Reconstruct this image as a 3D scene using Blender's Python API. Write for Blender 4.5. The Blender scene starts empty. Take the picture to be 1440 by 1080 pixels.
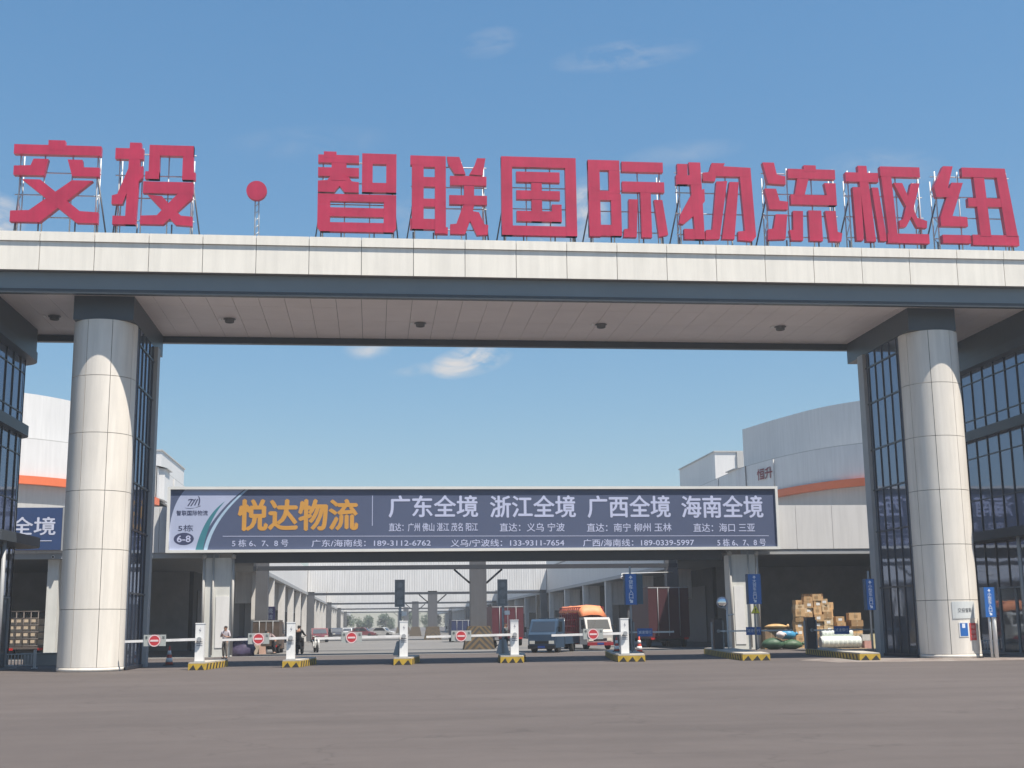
import bpy, bmesh, math, random
from mathutils import Vector, Matrix
rad = math.radians
rng = random.Random(11)
scene = bpy.context.scene
COL = scene.collection

# ------------------------------------------------------------------ camera
F_PX, YAW, PITCH, ROLL = 1788.84, 0.109207, 0.187746, -0.0125427
cy, sy, cp, sp = math.cos(YAW), math.sin(YAW), math.cos(PITCH), math.sin(PITCH)
fwd = Vector((sy * cp, cy * cp, sp))
rt0 = Vector((cy, -sy, 0)); up0 = rt0.cross(fwd)
rt = rt0 * math.cos(ROLL) + up0 * math.sin(ROLL)
up = up0 * math.cos(ROLL) - rt0 * math.sin(ROLL)
cam_d = bpy.data.cameras.new('camera'); cam = bpy.data.objects.new('camera', cam_d)
COL.objects.link(cam)
cam_d.sensor_width = 36.0; cam_d.lens = 36.0 * F_PX / 1440.0
cam_d.clip_start = 0.1; cam_d.clip_end = 6000
M = Matrix((rt, up, -fwd)).transposed().to_4x4(); M.translation = Vector((0, 0, 1.5))
cam.matrix_world = M
scene.camera = cam

# ------------------------------------------------------------------ light
SUN_EL, SUN_AZ = rad(64), rad(45)          # azimuth from -Y towards +X
sdir = Vector((math.cos(SUN_EL) * math.sin(SUN_AZ), -math.cos(SUN_EL) * math.cos(SUN_AZ), math.sin(SUN_EL)))
sun_d = bpy.data.lights.new('sun', 'SUN'); sun = bpy.data.objects.new('sun', sun_d); COL.objects.link(sun)
sun_d.energy = 4.8; sun_d.angle = rad(0.53); sun_d.color = (1.0, 0.925, 0.82)
sun.rotation_euler = (-sdir).to_track_quat('-Z', 'Y').to_euler()
scene.view_settings.view_transform = 'Standard'; scene.view_settings.look = 'None'
scene.view_settings.exposure = 0.75; scene.view_settings.gamma = 1.0
scene.view_settings.use_curve_mapping = False

world = bpy.data.worlds.new('World'); scene.world = world; world.use_nodes = True
wt = world.node_tree; wt.nodes.clear()
def wn(t, **kw):
    n = wt.nodes.new(t)
    for k, v in kw.items(): setattr(n, k, v)
    return n
def wmath(op, a, b=None, clamp=False):
    n = wn('ShaderNodeMath', operation=op, use_clamp=clamp)
    for i, s in enumerate((a, b)):
        if s is None: continue
        if isinstance(s, (int, float)): n.inputs[i].default_value = s
        else: wt.links.new(s, n.inputs[i])
    return n.outputs[0]
sky = wn('ShaderNodeTexSky', sky_type='NISHITA'); sky.sun_disc = False
sky.sun_elevation = SUN_EL
sky.sun_rotation = math.atan2(sdir.x, sdir.y)
sky.air_density = 1.4; sky.dust_density = 0.3; sky.ozone_density = 10.0; sky.altitude = 70
tc = wn('ShaderNodeTexCoord')
def px_dir(x, y): return (fwd + rt * (x - 720) / F_PX - up * (y - 540) / F_PX).normalized()
nz = wn('ShaderNodeTexNoise'); nz.inputs['Scale'].default_value = 26; nz.inputs['Detail'].default_value = 7
nz.inputs['Roughness'].default_value = 0.62; nz.inputs['Distortion'].default_value = 0.7
mp = wn('ShaderNodeMapping'); mp.inputs['Scale'].default_value = (1, 1, 2.1)
wt.links.new(tc.outputs['Generated'], mp.inputs[0]); wt.links.new(mp.outputs[0], nz.inputs['Vector'])
mask = None
# small clouds: direction, half width, half height (radians), tilt, density
for (x, y, a, b, tilt, dens) in ((662, 507, .036, .0135, 12, 1.15), (518, 489, .021, .010, 8, .5), (580, 520, .022, .006, 5, .35), (690, 60, .026, .012, 12, .16),
                                 (880, 78, .06, .012, 4, .2), (826, 300, .017, .030, 0, .75), (775, 330, .02, .016, 0, .6), (-15, 308, .026, .022, 0, .8), (960, 215, .05, .010, 3, .13),
                                 (1240, 235, .05, .016, -6, .14), (600, 305, .05, .022, 0, .12), (430, 200, .07, .014, 6, .06)):
    d = px_dir(x, y); r = Vector((d.y, -d.x, 0)).normalized(); u = r.cross(d)
    r2 = r * math.cos(rad(tilt)) + u * math.sin(rad(tilt)); u2 = u * math.cos(rad(tilt)) - r * math.sin(rad(tilt))
    def dot(v):
        n = wn('ShaderNodeVectorMath', operation='DOT_PRODUCT'); wt.links.new(tc.outputs['Generated'], n.inputs[0])
        n.inputs[1].default_value = v; return n.outputs['Value']
    aa = wmath('POWER', wmath('ABSOLUTE', wmath('DIVIDE', dot(r2), a)), 2.0); bb = wmath('POWER', wmath('ABSOLUTE', wmath('DIVIDE', dot(u2), b)), 2.0)
    fall = wmath('SUBTRACT', 1.0, wmath('ADD', aa, bb), clamp=True)
    nn = wmath('MULTIPLY', wmath('SUBTRACT', nz.outputs['Fac'], 0.36), 3.2, clamp=True)
    fr = wmath('GREATER_THAN', dot(d), 0.0)
    m = wmath('MULTIPLY', wmath('MULTIPLY', wmath('MULTIPLY', fall, nn), dens * 1.5, clamp=True), fr)
    mask = m if mask is None else wmath('MAXIMUM', mask, m)
cmix = wn('ShaderNodeMix', data_type='RGBA')
gam = wn('ShaderNodeGamma'); gam.inputs[1].default_value = .6; hsv = wn('ShaderNodeHueSaturation'); hsv.inputs['Saturation'].default_value = 1.36
wt.links.new(sky.outputs[0], gam.inputs[0]); wt.links.new(gam.outputs[0], hsv.inputs['Color'])
wt.links.new(mask, cmix.inputs['Factor']); wt.links.new(hsv.outputs[0], cmix.inputs['A'])
cmix.inputs['B'].default_value = (3.0, 2.95, 2.95, 1)
bg = wn('ShaderNodeBackground'); bg.inputs['Strength'].default_value = 0.142
wo = wn('ShaderNodeOutputWorld')
wt.links.new(cmix.outputs['Result'], bg.inputs['Color']); wt.links.new(bg.outputs[0], wo.inputs[0])

# ------------------------------------------------------------------ helpers
def S(r, g, b):
    f = lambda c: c / 12.92 if c <= .04045 else ((c + .055) / 1.055) ** 2.4
    return (f(r / 255), f(g / 255), f(b / 255))

MATS = {}
def mat(name, col, rough=.6, metal=0.0, var=.10, scale=1.2, bump=0.0, bscale=30, spec=.5, streak=0.0, ribs=0.0, coat=0.0, grime=0.0):
    if name in MATS: return MATS[name]
    m = bpy.data.materials.new(name); m.use_nodes = True; nt = m.node_tree; N = nt.nodes; L = nt.links
    p = N['Principled BSDF']; p.inputs['Roughness'].default_value = rough; p.inputs['Metallic'].default_value = metal
    p.inputs['Specular IOR Level'].default_value = spec; p.inputs['Coat Weight'].default_value = coat
    t = N.new('ShaderNodeTexCoord'); n1 = N.new('ShaderNodeTexNoise'); n1.inputs['Scale'].default_value = scale
    n1.inputs['Detail'].default_value = 6; n1.inputs['Roughness'].default_value = .6
    L.new(t.outputs['Object'], n1.inputs['Vector'])
    mr = N.new('ShaderNodeMapRange'); L.new(n1.outputs['Fac'], mr.inputs[0])
    mr.inputs[1].default_value = .25; mr.inputs[2].default_value = .75; mr.inputs[3].default_value = 1 - var; mr.inputs[4].default_value = 1 + var
    fac = mr.outputs[0]
    if streak:
        mp_ = N.new('ShaderNodeMapping'); mp_.inputs['Scale'].default_value = (5, 5, .35); L.new(t.outputs['Object'], mp_.inputs[0])
        n2 = N.new('ShaderNodeTexNoise'); n2.inputs['Scale'].default_value = 1.0; n2.inputs['Detail'].default_value = 5; L.new(mp_.outputs[0], n2.inputs['Vector'])
        m2 = N.new('ShaderNodeMapRange'); L.new(n2.outputs['Fac'], m2.inputs[0]); m2.inputs[1].default_value = .35; m2.inputs[2].default_value = .7
        m2.inputs[3].default_value = 1 + streak * .4; m2.inputs[4].default_value = 1 - streak
        mm = N.new('ShaderNodeMath'); mm.operation = 'MULTIPLY'; L.new(fac, mm.inputs[0]); L.new(m2.outputs[0], mm.inputs[1]); fac = mm.outputs[0]
    mx = N.new('ShaderNodeMix'); mx.data_type = 'RGBA'; mx.blend_type = 'MULTIPLY'; mx.inputs['Factor'].default_value = 1
    mx.inputs['A'].default_value = (*col, 1); cc = N.new('ShaderNodeCombineColor')
    for i in range(3): L.new(fac, cc.inputs[i])
    L.new(cc.outputs[0], mx.inputs['B']); L.new(mx.outputs['Result'], p.inputs['Base Color'])
    h = None
    if bump:
        n3 = N.new('ShaderNodeTexNoise'); n3.inputs['Scale'].default_value = bscale; n3.inputs['Detail'].default_value = 4
        L.new(t.outputs['Object'], n3.inputs['Vector']); h = n3.outputs['Fac']
    if ribs:
        sx = N.new('ShaderNodeSeparateXYZ'); L.new(t.outputs['Object'], sx.inputs[0])
        ad = N.new('ShaderNodeMath'); ad.operation = 'ADD'; L.new(sx.outputs[0], ad.inputs[0]); L.new(sx.outputs[1], ad.inputs[1])
        ml = N.new('ShaderNodeMath'); ml.operation = 'MULTIPLY'; L.new(ad.outputs[0], ml.inputs[0]); ml.inputs[1].default_value = 2 * math.pi / ribs
        si = N.new('ShaderNodeMath'); si.operation = 'SINE'; L.new(ml.outputs[0], si.inputs[0]); h = si.outputs[0]
    if h is not None:
        b = N.new('ShaderNodeBump'); b.inputs['Strength'].default_value = bump if bump else .5
        b.inputs['Distance'].default_value = .02; L.new(h, b.inputs['Height']); L.new(b.outputs[0], p.inputs['Normal'])
    MATS[name] = m; return m

def glass_mat(name, col, tint, k=.35):
    if name in MATS: return MATS[name]
    m = bpy.data.materials.new(name); m.use_nodes = True; nt = m.node_tree; N = nt.nodes; L = nt.links
    p = N['Principled BSDF']; p.inputs['Roughness'].default_value = .5
    t = N.new('ShaderNodeTexCoord'); n = N.new('ShaderNodeTexNoise'); n.inputs['Scale'].default_value = .45; n.inputs['Detail'].default_value = 3
    L.new(t.outputs['Object'], n.inputs['Vector'])
    mx = N.new('ShaderNodeMix'); mx.data_type = 'RGBA'; L.new(n.outputs['Fac'], mx.inputs['Factor'])
    mx.inputs['A'].default_value = (*[c * .6 for c in col], 1); mx.inputs['B'].default_value = (*[c * 1.5 for c in col], 1)
    L.new(mx.outputs['Result'], p.inputs['Base Color'])
    g = N.new('ShaderNodeBsdfGlossy'); g.inputs['Roughness'].default_value = .03; g.inputs['Color'].default_value = (*tint, 1)
    b = N.new('ShaderNodeBump'); b.inputs['Strength'].default_value = .25; b.inputs['Distance'].default_value = .02; L.new(n.outputs['Fac'], b.inputs['Height']); L.new(b.outputs[0], g.inputs['Normal'])
    lw = N.new('ShaderNodeLayerWeight'); lw.inputs['Blend'].default_value = .45
    mr = N.new('ShaderNodeMapRange'); L.new(lw.outputs['Fresnel'], mr.inputs[0]); mr.inputs[3].default_value = k; mr.inputs[4].default_value = .95
    ms = N.new('ShaderNodeMixShader'); L.new(mr.outputs[0], ms.inputs[0]); L.new(p.outputs[0], ms.inputs[1]); L.new(g.outputs[0], ms.inputs[2])
    L.new(ms.outputs[0], N['Material Output'].inputs[0]); MATS[name] = m; return m

def wloc(o):
    v = Vector((0, 0, 0))
    while o is not None: v += o.location; o = o.parent
    return v

_tc = {}
def text_geo(s, bold=.012):
    k = (s, bold)
    if k in _tc: return _tc[k]
    cu = bpy.data.curves.new('lettering', 'FONT'); cu.body = s; cu.size = 1; cu.offset = bold; cu.resolution_u = 3; cu.fill_mode = 'FRONT'
    o = bpy.data.objects.new('lettering', cu); COL.objects.link(o)
    dg = bpy.context.evaluated_depsgraph_get(); me = o.evaluated_get(dg).to_mesh()
    vs = [tuple(v.co) for v in me.vertices]; fs = [tuple(p.vertices) for p in me.polygons]
    o.evaluated_get(dg).to_mesh_clear(); bpy.data.objects.remove(o); bpy.data.curves.remove(cu)
    if not vs: vs = [(0, 0, 0)]
    x0 = min(v[0] for v in vs); x1 = max(v[0] for v in vs); y0 = min(v[1] for v in vs); y1 = max(v[1] for v in vs)
    _tc[k] = ([((v[0] - x0) / max(x1 - x0, 1e-6), (v[1] - y0) / max(y1 - y0, 1e-6)) for v in vs], fs, (x1 - x0) / max(y1 - y0, 1e-6)); return _tc[k]

class MB:
    def __init__(s): s.v = []; s.f = []; s.sm = []; s.m = []
    def add(s, vs, fs, smooth=False, mi=0):
        b = len(s.v); s.v += [Vector(v) for v in vs]
        for f in fs: s.f.append(tuple(b + i for i in f)); s.sm.append(smooth); s.m.append(mi)
        return s
    def box(s, x0, x1, y0, y1, z0, z1, mi=0):
        vs = [(x, y, z) for z in (z0, z1) for y in (y0, y1) for x in (x0, x1)]
        return s.add(vs, [(0, 2, 3, 1), (4, 5, 7, 6), (0, 1, 5, 4), (2, 6, 7, 3), (0, 4, 6, 2), (1, 3, 7, 5)], False, mi)
    def cbox(s, c, sz, mi=0): return s.box(c[0] - sz[0] / 2, c[0] + sz[0] / 2, c[1] - sz[1] / 2, c[1] + sz[1] / 2, c[2] - sz[2] / 2, c[2] + sz[2] / 2, mi)
    def prism(s, poly, axis, a, b, mi=0, smooth=False):
        n = len(poly)
        mk = {'y': lambda p, t: (p[0], t, p[1]), 'z': lambda p, t: (p[0], p[1], t), 'x': lambda p, t: (t, p[0], p[1])}[axis]
        vs = [mk(p, a) for p in poly] + [mk(p, b) for p in poly]
        s.add(vs, [tuple(range(n)), tuple(range(2 * n - 1, n - 1, -1))], False, mi)
        b0 = len(s.v) - 2 * n
        for i in range(n):
            j = (i + 1) % n
            s.f.append((b0 + i, b0 + n + i, b0 + n + j, b0 + j)); s.sm.append(smooth); s.m.append(mi)
        return s
    def cyl(s, p0, p1, r0, r1=None, n=12, mi=0, caps=True):
        p0 = Vector(p0); p1 = Vector(p1); r1 = r0 if r1 is None else r1
        d = (p1 - p0).normalized(); a = d.orthogonal().normalized(); b = d.cross(a)
        vs = [p0 + (a * math.cos(2 * math.pi * i / n) + b * math.sin(2 * math.pi * i / n)) * r0 for i in range(n)] + \
             [p1 + (a * math.cos(2 * math.pi * i / n) + b * math.sin(2 * math.pi * i / n)) * r1 for i in range(n)]
        s.add(vs, [(i, (i + 1) % n, n + (i + 1) % n, n + i) for i in range(n)], True, mi)
        if caps:
            b0 = len(s.v) - 2 * n
            for f in (tuple(range(n - 1, -1, -1)), tuple(range(n, 2 * n))): s.f.append(tuple(b0 + i for i in f)); s.sm.append(False); s.m.append(mi)
        return s
    def bar(s, p0, p1, w, mi=0): return s.cyl(p0, p1, w * .7071, n=4, mi=mi)
    def tube(s, pts, r, n=8, mi=0):
        for a, b in zip(pts, pts[1:]): s.cyl(a, b, r, n=n, mi=mi)
        return s
    def lathe(s, prof, c, n=20, mi=0, smooth=True):
        vs = []; fs = []
        for (r, z) in prof:
            for i in range(n): vs.append((c[0] + r * math.cos(2 * math.pi * i / n), c[1] + r * math.sin(2 * math.pi * i / n), c[2] + z))
        for k in range(len(prof) - 1):
            for i in range(n): fs.append((k * n + i, k * n + (i + 1) % n, (k + 1) * n + (i + 1) % n, (k + 1) * n + i))
        fs.append(tuple(range(n - 1, -1, -1))); fs.append(tuple(range((len(prof) - 1) * n, len(prof) * n)))
        return s.add(vs, fs, smooth, mi)
    def ball(s, c, r, n=12, mi=0, jit=0, rr=None):
        rx, ry, rz = r if isinstance(r, (tuple, list)) else (r, r, r)
        m = max(4, n // 2); vs = [(c[0], c[1], c[2] - rz)]
        for k in range(1, m):
            t = -math.pi / 2 + math.pi * k / m
            for i in range(n):
                q = 1 + (rr.uniform(-jit, jit) if rr else 0)
                vs.append((c[0] + rx * q * math.cos(t) * math.cos(2 * math.pi * i / n), c[1] + ry * q * math.cos(t) * math.sin(2 * math.pi * i / n), c[2] + rz * q * math.sin(t)))
        vs.append((c[0], c[1], c[2] + rz)); e = len(vs) - 1; fs = []
        for i in range(n):
            j = (i + 1) % n; fs.append((0, 1 + j, 1 + i)); fs.append((e, e - n + i, e - n + j))
            for k in range(m - 2): fs.append((1 + k * n + i, 1 + k * n + j, 1 + (k + 1) * n + j, 1 + (k + 1) * n + i))
        return s.add(vs, fs, True, mi)
    def disc(s, c, r, y0, y1, n=24, mi=0):   # disc facing -Y at (x,z)
        return s.cyl((c[0], y1, c[1]), (c[0], y0, c[1]), r, n=n, mi=mi)
    def text(s, t, x0, x1, z0, z1, y, bold=.012, mi=0, keep=False):
        vs, fs, asp = text_geo(t, 0)
        if keep:
            w = asp * (z1 - z0)
            if w < x1 - x0: xm = (x0 + x1) / 2; x0, x1 = xm - w / 2, xm + w / 2
        h = z1 - z0; k = 0; b_ = bold * h          # heavier weight: shifted copies, each half a millimetre proud
        for dx, dz in ((-1, 0), (1, 0), (0, -.8), (0, .8)):
            s.add([(x0 + a * (x1 - x0) + dx * b_, y - .0006 * k, z0 + b * h + dz * b_) for a, b in vs], fs, False, mi); k += 1
        return s
    def xf(s, m, start=0):
        for i in range(start, len(s.v)): s.v[i] = m @ s.v[i]
        return s
    def build(s, name, mats, parent=None, world=True, fix=True):
        me = bpy.data.meshes.new(name); off = wloc(parent) if (parent is not None and world) else Vector((0, 0, 0))
        me.from_pydata([v - off for v in s.v], [], s.f)
        for p, a, b in zip(me.polygons, s.sm, s.m): p.use_smooth = a; p.material_index = b
        if fix:
            bm = bmesh.new(); bm.from_mesh(me); bmesh.ops.recalc_face_normals(bm, faces=bm.faces); bm.to_mesh(me); bm.free()
        for m in (mats if isinstance(mats, (list, tuple)) else [mats]): me.materials.append(m)
        o = bpy.data.objects.new(name, me); COL.objects.link(o)
        if parent is not None: o.parent = parent
        return o

def tag(o, label, cat, group=None):
    o['label'] = label; o['category'] = cat
    if group: o['group'] = group
    return o
def thing(name, label, cat, loc=(0, 0, 0), rz=0, group=None):
    o = bpy.data.objects.new(name, None); COL.objects.link(o); o.location = loc; o.rotation_euler = (0, 0, rad(rz)); o.empty_display_size = .3
    return tag(o, label, cat, group)
def struct(o): o['kind'] = 'structure'; return o
def copy_tree(o, parent=None):
    c = o.copy(); COL.objects.link(c)
    if parent is not None: c.parent = parent
    for ch in list(o.children): copy_tree(ch, c)
    return c

# ------------------------------------------------------------------ materials
WHITE = mat('white_panel', (.82, .775, .69), .42, var=.05, scale=.7, streak=.07)
WHITE_COL = mat('white_column_panel', (.75, .70, .625), .45, var=.05, scale=.6, streak=.10)
JOINT = mat('dark_joint', (.10, .10, .10), .8)
SLATE = mat('slate_panel', (.165, .198, .215), .42, var=.08, scale=.5)
SLATE2 = mat('dark_slate_trim', (.035, .045, .055), .45)
SOFFIT = mat('soffit_panel', (.80, .735, .72), .55, var=.06, scale=.5)
GLASS = glass_mat('curtain_glass', (.035, .050, .075), (.44, .50, .64), .30)
MULL = mat('dark_mullion', (.018, .022, .035), .4)
STEELG = mat('grey_steel', (.33, .34, .35), .5, var=.1)
STEELW = mat('galvanised_steel', (.60, .62, .63), .45, metal=.1, var=.12)
STEELD = mat('dark_steel', (.05, .055, .065), .5)
RED = mat('red_acrylic', (.46, .024, .072), .40, var=.18, scale=.9, streak=.10)
BLACK = mat('black_plastic', (.015, .015, .017), .5)
TYRE = mat('tyre_rubber', (.02, .02, .02), .85)
WPAINT = mat('white_paint', (.78, .77, .75), .4, var=.04, streak=.06)
YELLOW = mat('yellow_paint', (.62, .40, .02), .6, var=.22, scale=4, streak=.15)
BLK_P = mat('black_paint', (.03, .028, .026), .65, var=.3, scale=4)
# ------------------------------------------------------------------ ground
def ground_mat(name, base, patch, seed, fine=90, bricks=None):
    m = bpy.data.materials.new(name); m.use_nodes = True; nt = m.node_tree; N = nt.nodes; L = nt.links
    p = N['Principled BSDF']; p.inputs['Roughness'].default_value = .85; p.inputs['Specular IOR Level'].default_value = .3
    t = N.new('ShaderNodeTexCoord')
    def noise(sc, det=6, ro=.6, vec=None):
        n = N.new('ShaderNodeTexNoise'); n.inputs['Scale'].default_value = sc; n.inputs['Detail'].default_value = det; n.inputs['Roughness'].default_value = ro
        L.new(vec if vec is not None else t.outputs['Object'], n.inputs['Vector']); return n.outputs['Fac']
    def rng_(v, a, b, c, d):
        r = N.new('ShaderNodeMapRange'); L.new(v, r.inputs[0])
        for i, q in enumerate((a, b, c, d)): r.inputs[i + 1].default_value = q
        return r.outputs[0]
    def mul(a, b):
        q = N.new('ShaderNodeMath'); q.operation = 'MULTIPLY'; L.new(a, q.inputs[0]); L.new(b, q.inputs[1]); return q.outputs[0]
    mp_ = N.new('ShaderNodeMapping'); mp_.inputs['Scale'].default_value = (.12, .9, 1); mp_.inputs['Rotation'].default_value = (0, 0, .12); L.new(t.outputs['Object'], mp_.inputs[0])
    f = mul(rng_(noise(.10, 5), .3, .7, 1 - patch, 1 + patch), rng_(noise(fine, 3, .8), .2, .8, .80, 1.2))
    f = mul(f, rng_(noise(.8, 5, .6, mp_.outputs[0]), .35, .7, 1.07, .90))
    f = mul(f, rng_(noise(2.2, 6, .7), .3, .75, 1.05, .93))
    sp_ = rng_(noise(.55, 8, .75), .66, .74, 1.0, .80); f = mul(f, sp_)
    vo = N.new('ShaderNodeTexVoronoi'); vo.feature = 'DISTANCE_TO_EDGE'; vo.inputs['Scale'].default_value = .17; mv = N.new('ShaderNodeVectorMath'); mv.operation = 'ADD'
    nv = N.new('ShaderNodeTexNoise'); nv.inputs['Scale'].default_value = .9; nv.inputs['Detail'].default_value = 6; L.new(t.outputs['Object'], nv.inputs['Vector'])
    sv_ = N.new('ShaderNodeVectorMath'); sv_.operation = 'SCALE'; sv_.inputs['Scale'].default_value = 1.6; L.new(nv.outputs['Color'], sv_.inputs[0])
    L.new(t.outputs['Object'], mv.inputs[0]); L.new(sv_.outputs[0], mv.inputs[1]); L.new(mv.outputs[0], vo.inputs['Vector'])
    f = mul(f, rng_(vo.outputs['Distance'], .0, .006, .80, 1.0))
    f = mul(f, rng_(noise(.31, 3, .5), .68, .76, 1.0, .90))
    mx = N.new('ShaderNodeMix'); mx.data_type = 'RGBA'; mx.blend_type = 'MULTIPLY'; mx.inputs['Factor'].default_value = 1
    mx.inputs['A'].default_value = (*base, 1)
    if bricks:
        br = N.new('ShaderNodeTexBrick'); L.new(t.outputs['Object'], br.inputs['Vector']); br.inputs['Scale'].default_value = 1.0
        br.inputs['Brick Width'].default_value = bricks[0]; br.inputs['Row Height'].default_value = bricks[1]; br.inputs['Mortar Size'].default_value = .012
        br.inputs['Color1'].default_value = (*bricks[2], 1); br.inputs['Color2'].default_value = (*bricks[3], 1); br.inputs['Mortar'].default_value = (.12, .11, .10, 1); br.inputs['Bias'].default_value = -.1
        L.new(br.outputs['Color'], mx.inputs['A'])
    cc = N.new('ShaderNodeCombineColor')
    for i in range(3): L.new(f, cc.inputs[i])
    L.new(cc.outputs[0], mx.inputs['B']); L.new(mx.outputs['Result'], p.inputs['Base Color'])
    b = N.new('ShaderNodeBump'); b.inputs['Strength'].default_value = .35; b.inputs['Distance'].default_value = .01; L.new(noise(fine * .7, 3), b.inputs['Height']); L.new(b.outputs[0], p.inputs['Normal'])
    return m
ASPH = ground_mat('worn_asphalt', (.098, .083, .077), .13, 1)
CONC = ground_mat('lane_concrete', (.165, .158, .15), .12, 2, 40)
PAVE = ground_mat('brick_paving', (.3, .25, .22), .15, 3, 30, (.62, .42, (.27, .24, .215), (.145, .10, .085)))
def sheet(name, x0, x1, y0, y1, z, m):
    return struct(MB().add([(x0, y0, z), (x1, y0, z), (x1, y1, z), (x0, y1, z)], [(0, 1, 2, 3)]).build(name, m, fix=False))
sheet('ground', -3000, 3000, -1000, 5000, 0, ASPH)
sheet('lane_floor', -8.6, 21.4, 72.5, 440, .004, CONC)
sheet('loading_floor', 21.4, 60, 71.0, 440, .004, CONC)
sheet('loading_floor', -48, -8.6, 71.0, 440, .004, CONC)
struct(MB().add([(16.9, 50.6, .004), (17.3, 46.9, .004), (60, 43.5, .004), (60, 56, .004), (22.5, 56, .004)], [(0, 1, 2, 3, 4)]).build('brick_pavement', PAVE, fix=False))

# ------------------------------------------------------------------ entrance gate
YF = 48.67
gate = thing('entrance_gate', 'white panelled entrance gate spanning the road on two round columns', 'gate', (6.4, 52, 0))
m = MB(); x = -12.84 - 2.045 * 14
while x < 56:
    m.box(x + .012, x + 2.033, YF, YF + .06, 15.115, 16.235); x += 2.045
m.build('fascia', WHITE, gate)
m = MB(); x = -12.84 - 2.045 * 14
while x < 56:
    m.box(x + .012, x + 2.033, YF - .07, YF + .05, 16.25, 16.62); x += 2.045
m.build('coping', WHITE, gate)
m = MB(); m.box(-41.2, 56, YF + .07, 57.2, 15.12, 16.58); m.build('beam_core', mat('roof_membrane', (.22, .22, .22), .8), gate)
m = MB(); m.box(-41.2, 56, YF + .3, YF + .5, 14.45, 15.10); m.build('slate_band', SLATE, gate)
m = MB(); m.box(-41.2, 56, YF + .27, YF + .52, 14.27, 14.446); m.box(-41.2, 56, 57.0, 57.3, 14.16, 14.5); m.build('edge_trim', SLATE2, gate)
m = MB(); m.box(-41.2, 56, 57.05, 57.25, 14.52, 15.11); m.build('rear_band', SLATE, gate)
m = MB(); m.box(-41.2, 56, YF + .55, 56.98, 14.50, 14.56); m.build('soffit_backing', JOINT, gate)
m = MB(); x = -12.84 - 2.045 * 14; k = 0
while x < 55:
    for (a, b) in ((YF + .55, 51.3), (51.3, 53.6), (53.6, 55.3), (55.3, 56.98)):
        m.box(x + .008, x + 1.0145, a + .008, b - .008, 14.446, 14.49)
    x += 1.0225
m.build('soffit', SOFFIT, gate)
COLX = (-10.678, 23.48); YC = 50.93
for cx in COLX:
    s = 1 if cx > 6 else -1
    m = MB(); m.lathe([(1.225, 0.005), (1.225, .14), (1.21, .145)], (cx, YC, 0), 48)
    zs = [.15, 2.30, 4.54, 6.77, 9.0, 11.24, 13.478]
    for z0, z1 in zip(zs, zs[1:]):
        for q in range(8):
            a0 = rad(-90 - 22.5 + 45 * q); nseg = 8; gap = .011 / 1.215
            vs = []
            for i in range(nseg + 1):
                a = a0 + gap + (rad(45) - 2 * gap) * i / nseg
                for rr in (1.215, 1.17):
                    for z in (z0 + .011, z1 - .011): vs.append((cx + rr * math.cos(a), YC + rr * math.sin(a), z))
            b0 = len(m.v); m.v += [Vector(v) for v in vs]
            for i in range(nseg):
                o = b0 + 4 * i
                m.f.append((o, o + 4, o + 5, o + 1)); m.sm.append(True); m.m.append(0)
            for i in range(nseg):
                o = 4 * i
                m.add([vs[o + 1], vs[o + 5], vs[o + 7], vs[o + 3]], [(0, 1, 2, 3)]); m.add([vs[o], vs[o + 2], vs[o + 6], vs[o + 4]], [(0, 1, 2, 3)])
            m.add(vs[:4], [(0, 1, 3, 2)]); m.add(vs[-4:], [(0, 2, 3, 1)])
    m.cyl((cx, YC, .15), (cx, YC, 13.46), 1.175, n=48, mi=1)
    m.build('column', [WHITE_COL, JOINT], gate, fix=False)
    # capital: slate block between column and soffit, running back to the rear edge
    x0, x1 = (cx - 1.08, cx + 1.22) if s < 0 else (cx - 1.22, cx + .85)
    m = MB(); m.box(x0, x1, 49.95, 57.0, 13.48, 14.445); m.build('capital', SLATE2 if False else mat('capital_slate', (.04, .052, .065), .4), gate)
    # glass pier behind the column
    xi = cx + s * -1.24; xo = cx + s * 1.25
    a, b = min(xi, xo), max(xi, xo)
    pier = MB().box(a, b, 51.2, 55.2, .12, 13.44).build('glass_pier', GLASS, gate)
    mm = MB(); out = -s * .045
    for z in (2.9, 5.35, 7.2, 9.0, 11.1, 12.75):
        mm.box(min(xi, xi + out), max(xi, xi + out), 51.2, 55.0, z, z + .07); mm.box(a, b, 55.2, 55.24, z, z + .07)
    for yy in (51.25, 52.05, 52.85, 53.65, 54.4):
        mm.box(min(xi, xi + out * .9), max(xi, xi + out * .9), yy, yy + .045, .12, 13.42)
    mm.box(min(xi, xi + out * 1.3), max(xi, xi + out * 1.3), 51.2, 55.0, 0.02, .14)
    mm.build('mullions', MULL, pier)
    MB().box(xi - .16 if s > 0 else xi - .04, xi + .04 if s > 0 else xi + .16, 54.72, 55.34, .01, 13.46).build('corner_post', STEELG, pier)
LW = ('first', 'second', 'third', 'fourth', 'fifth', 'sixth')
spots = ((-13.33, 53.4, 'soffit light beside the glass building left of the left column'), (-6.16, 53.5, 'soffit light just right of the left column'), (1.93, 53.8, 'soffit light under the character 联'),
         (9.84, 53.6, 'soffit light under the character 际'), (17.93, 53.6, 'soffit light under the character 流'))
sl0 = None
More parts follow.
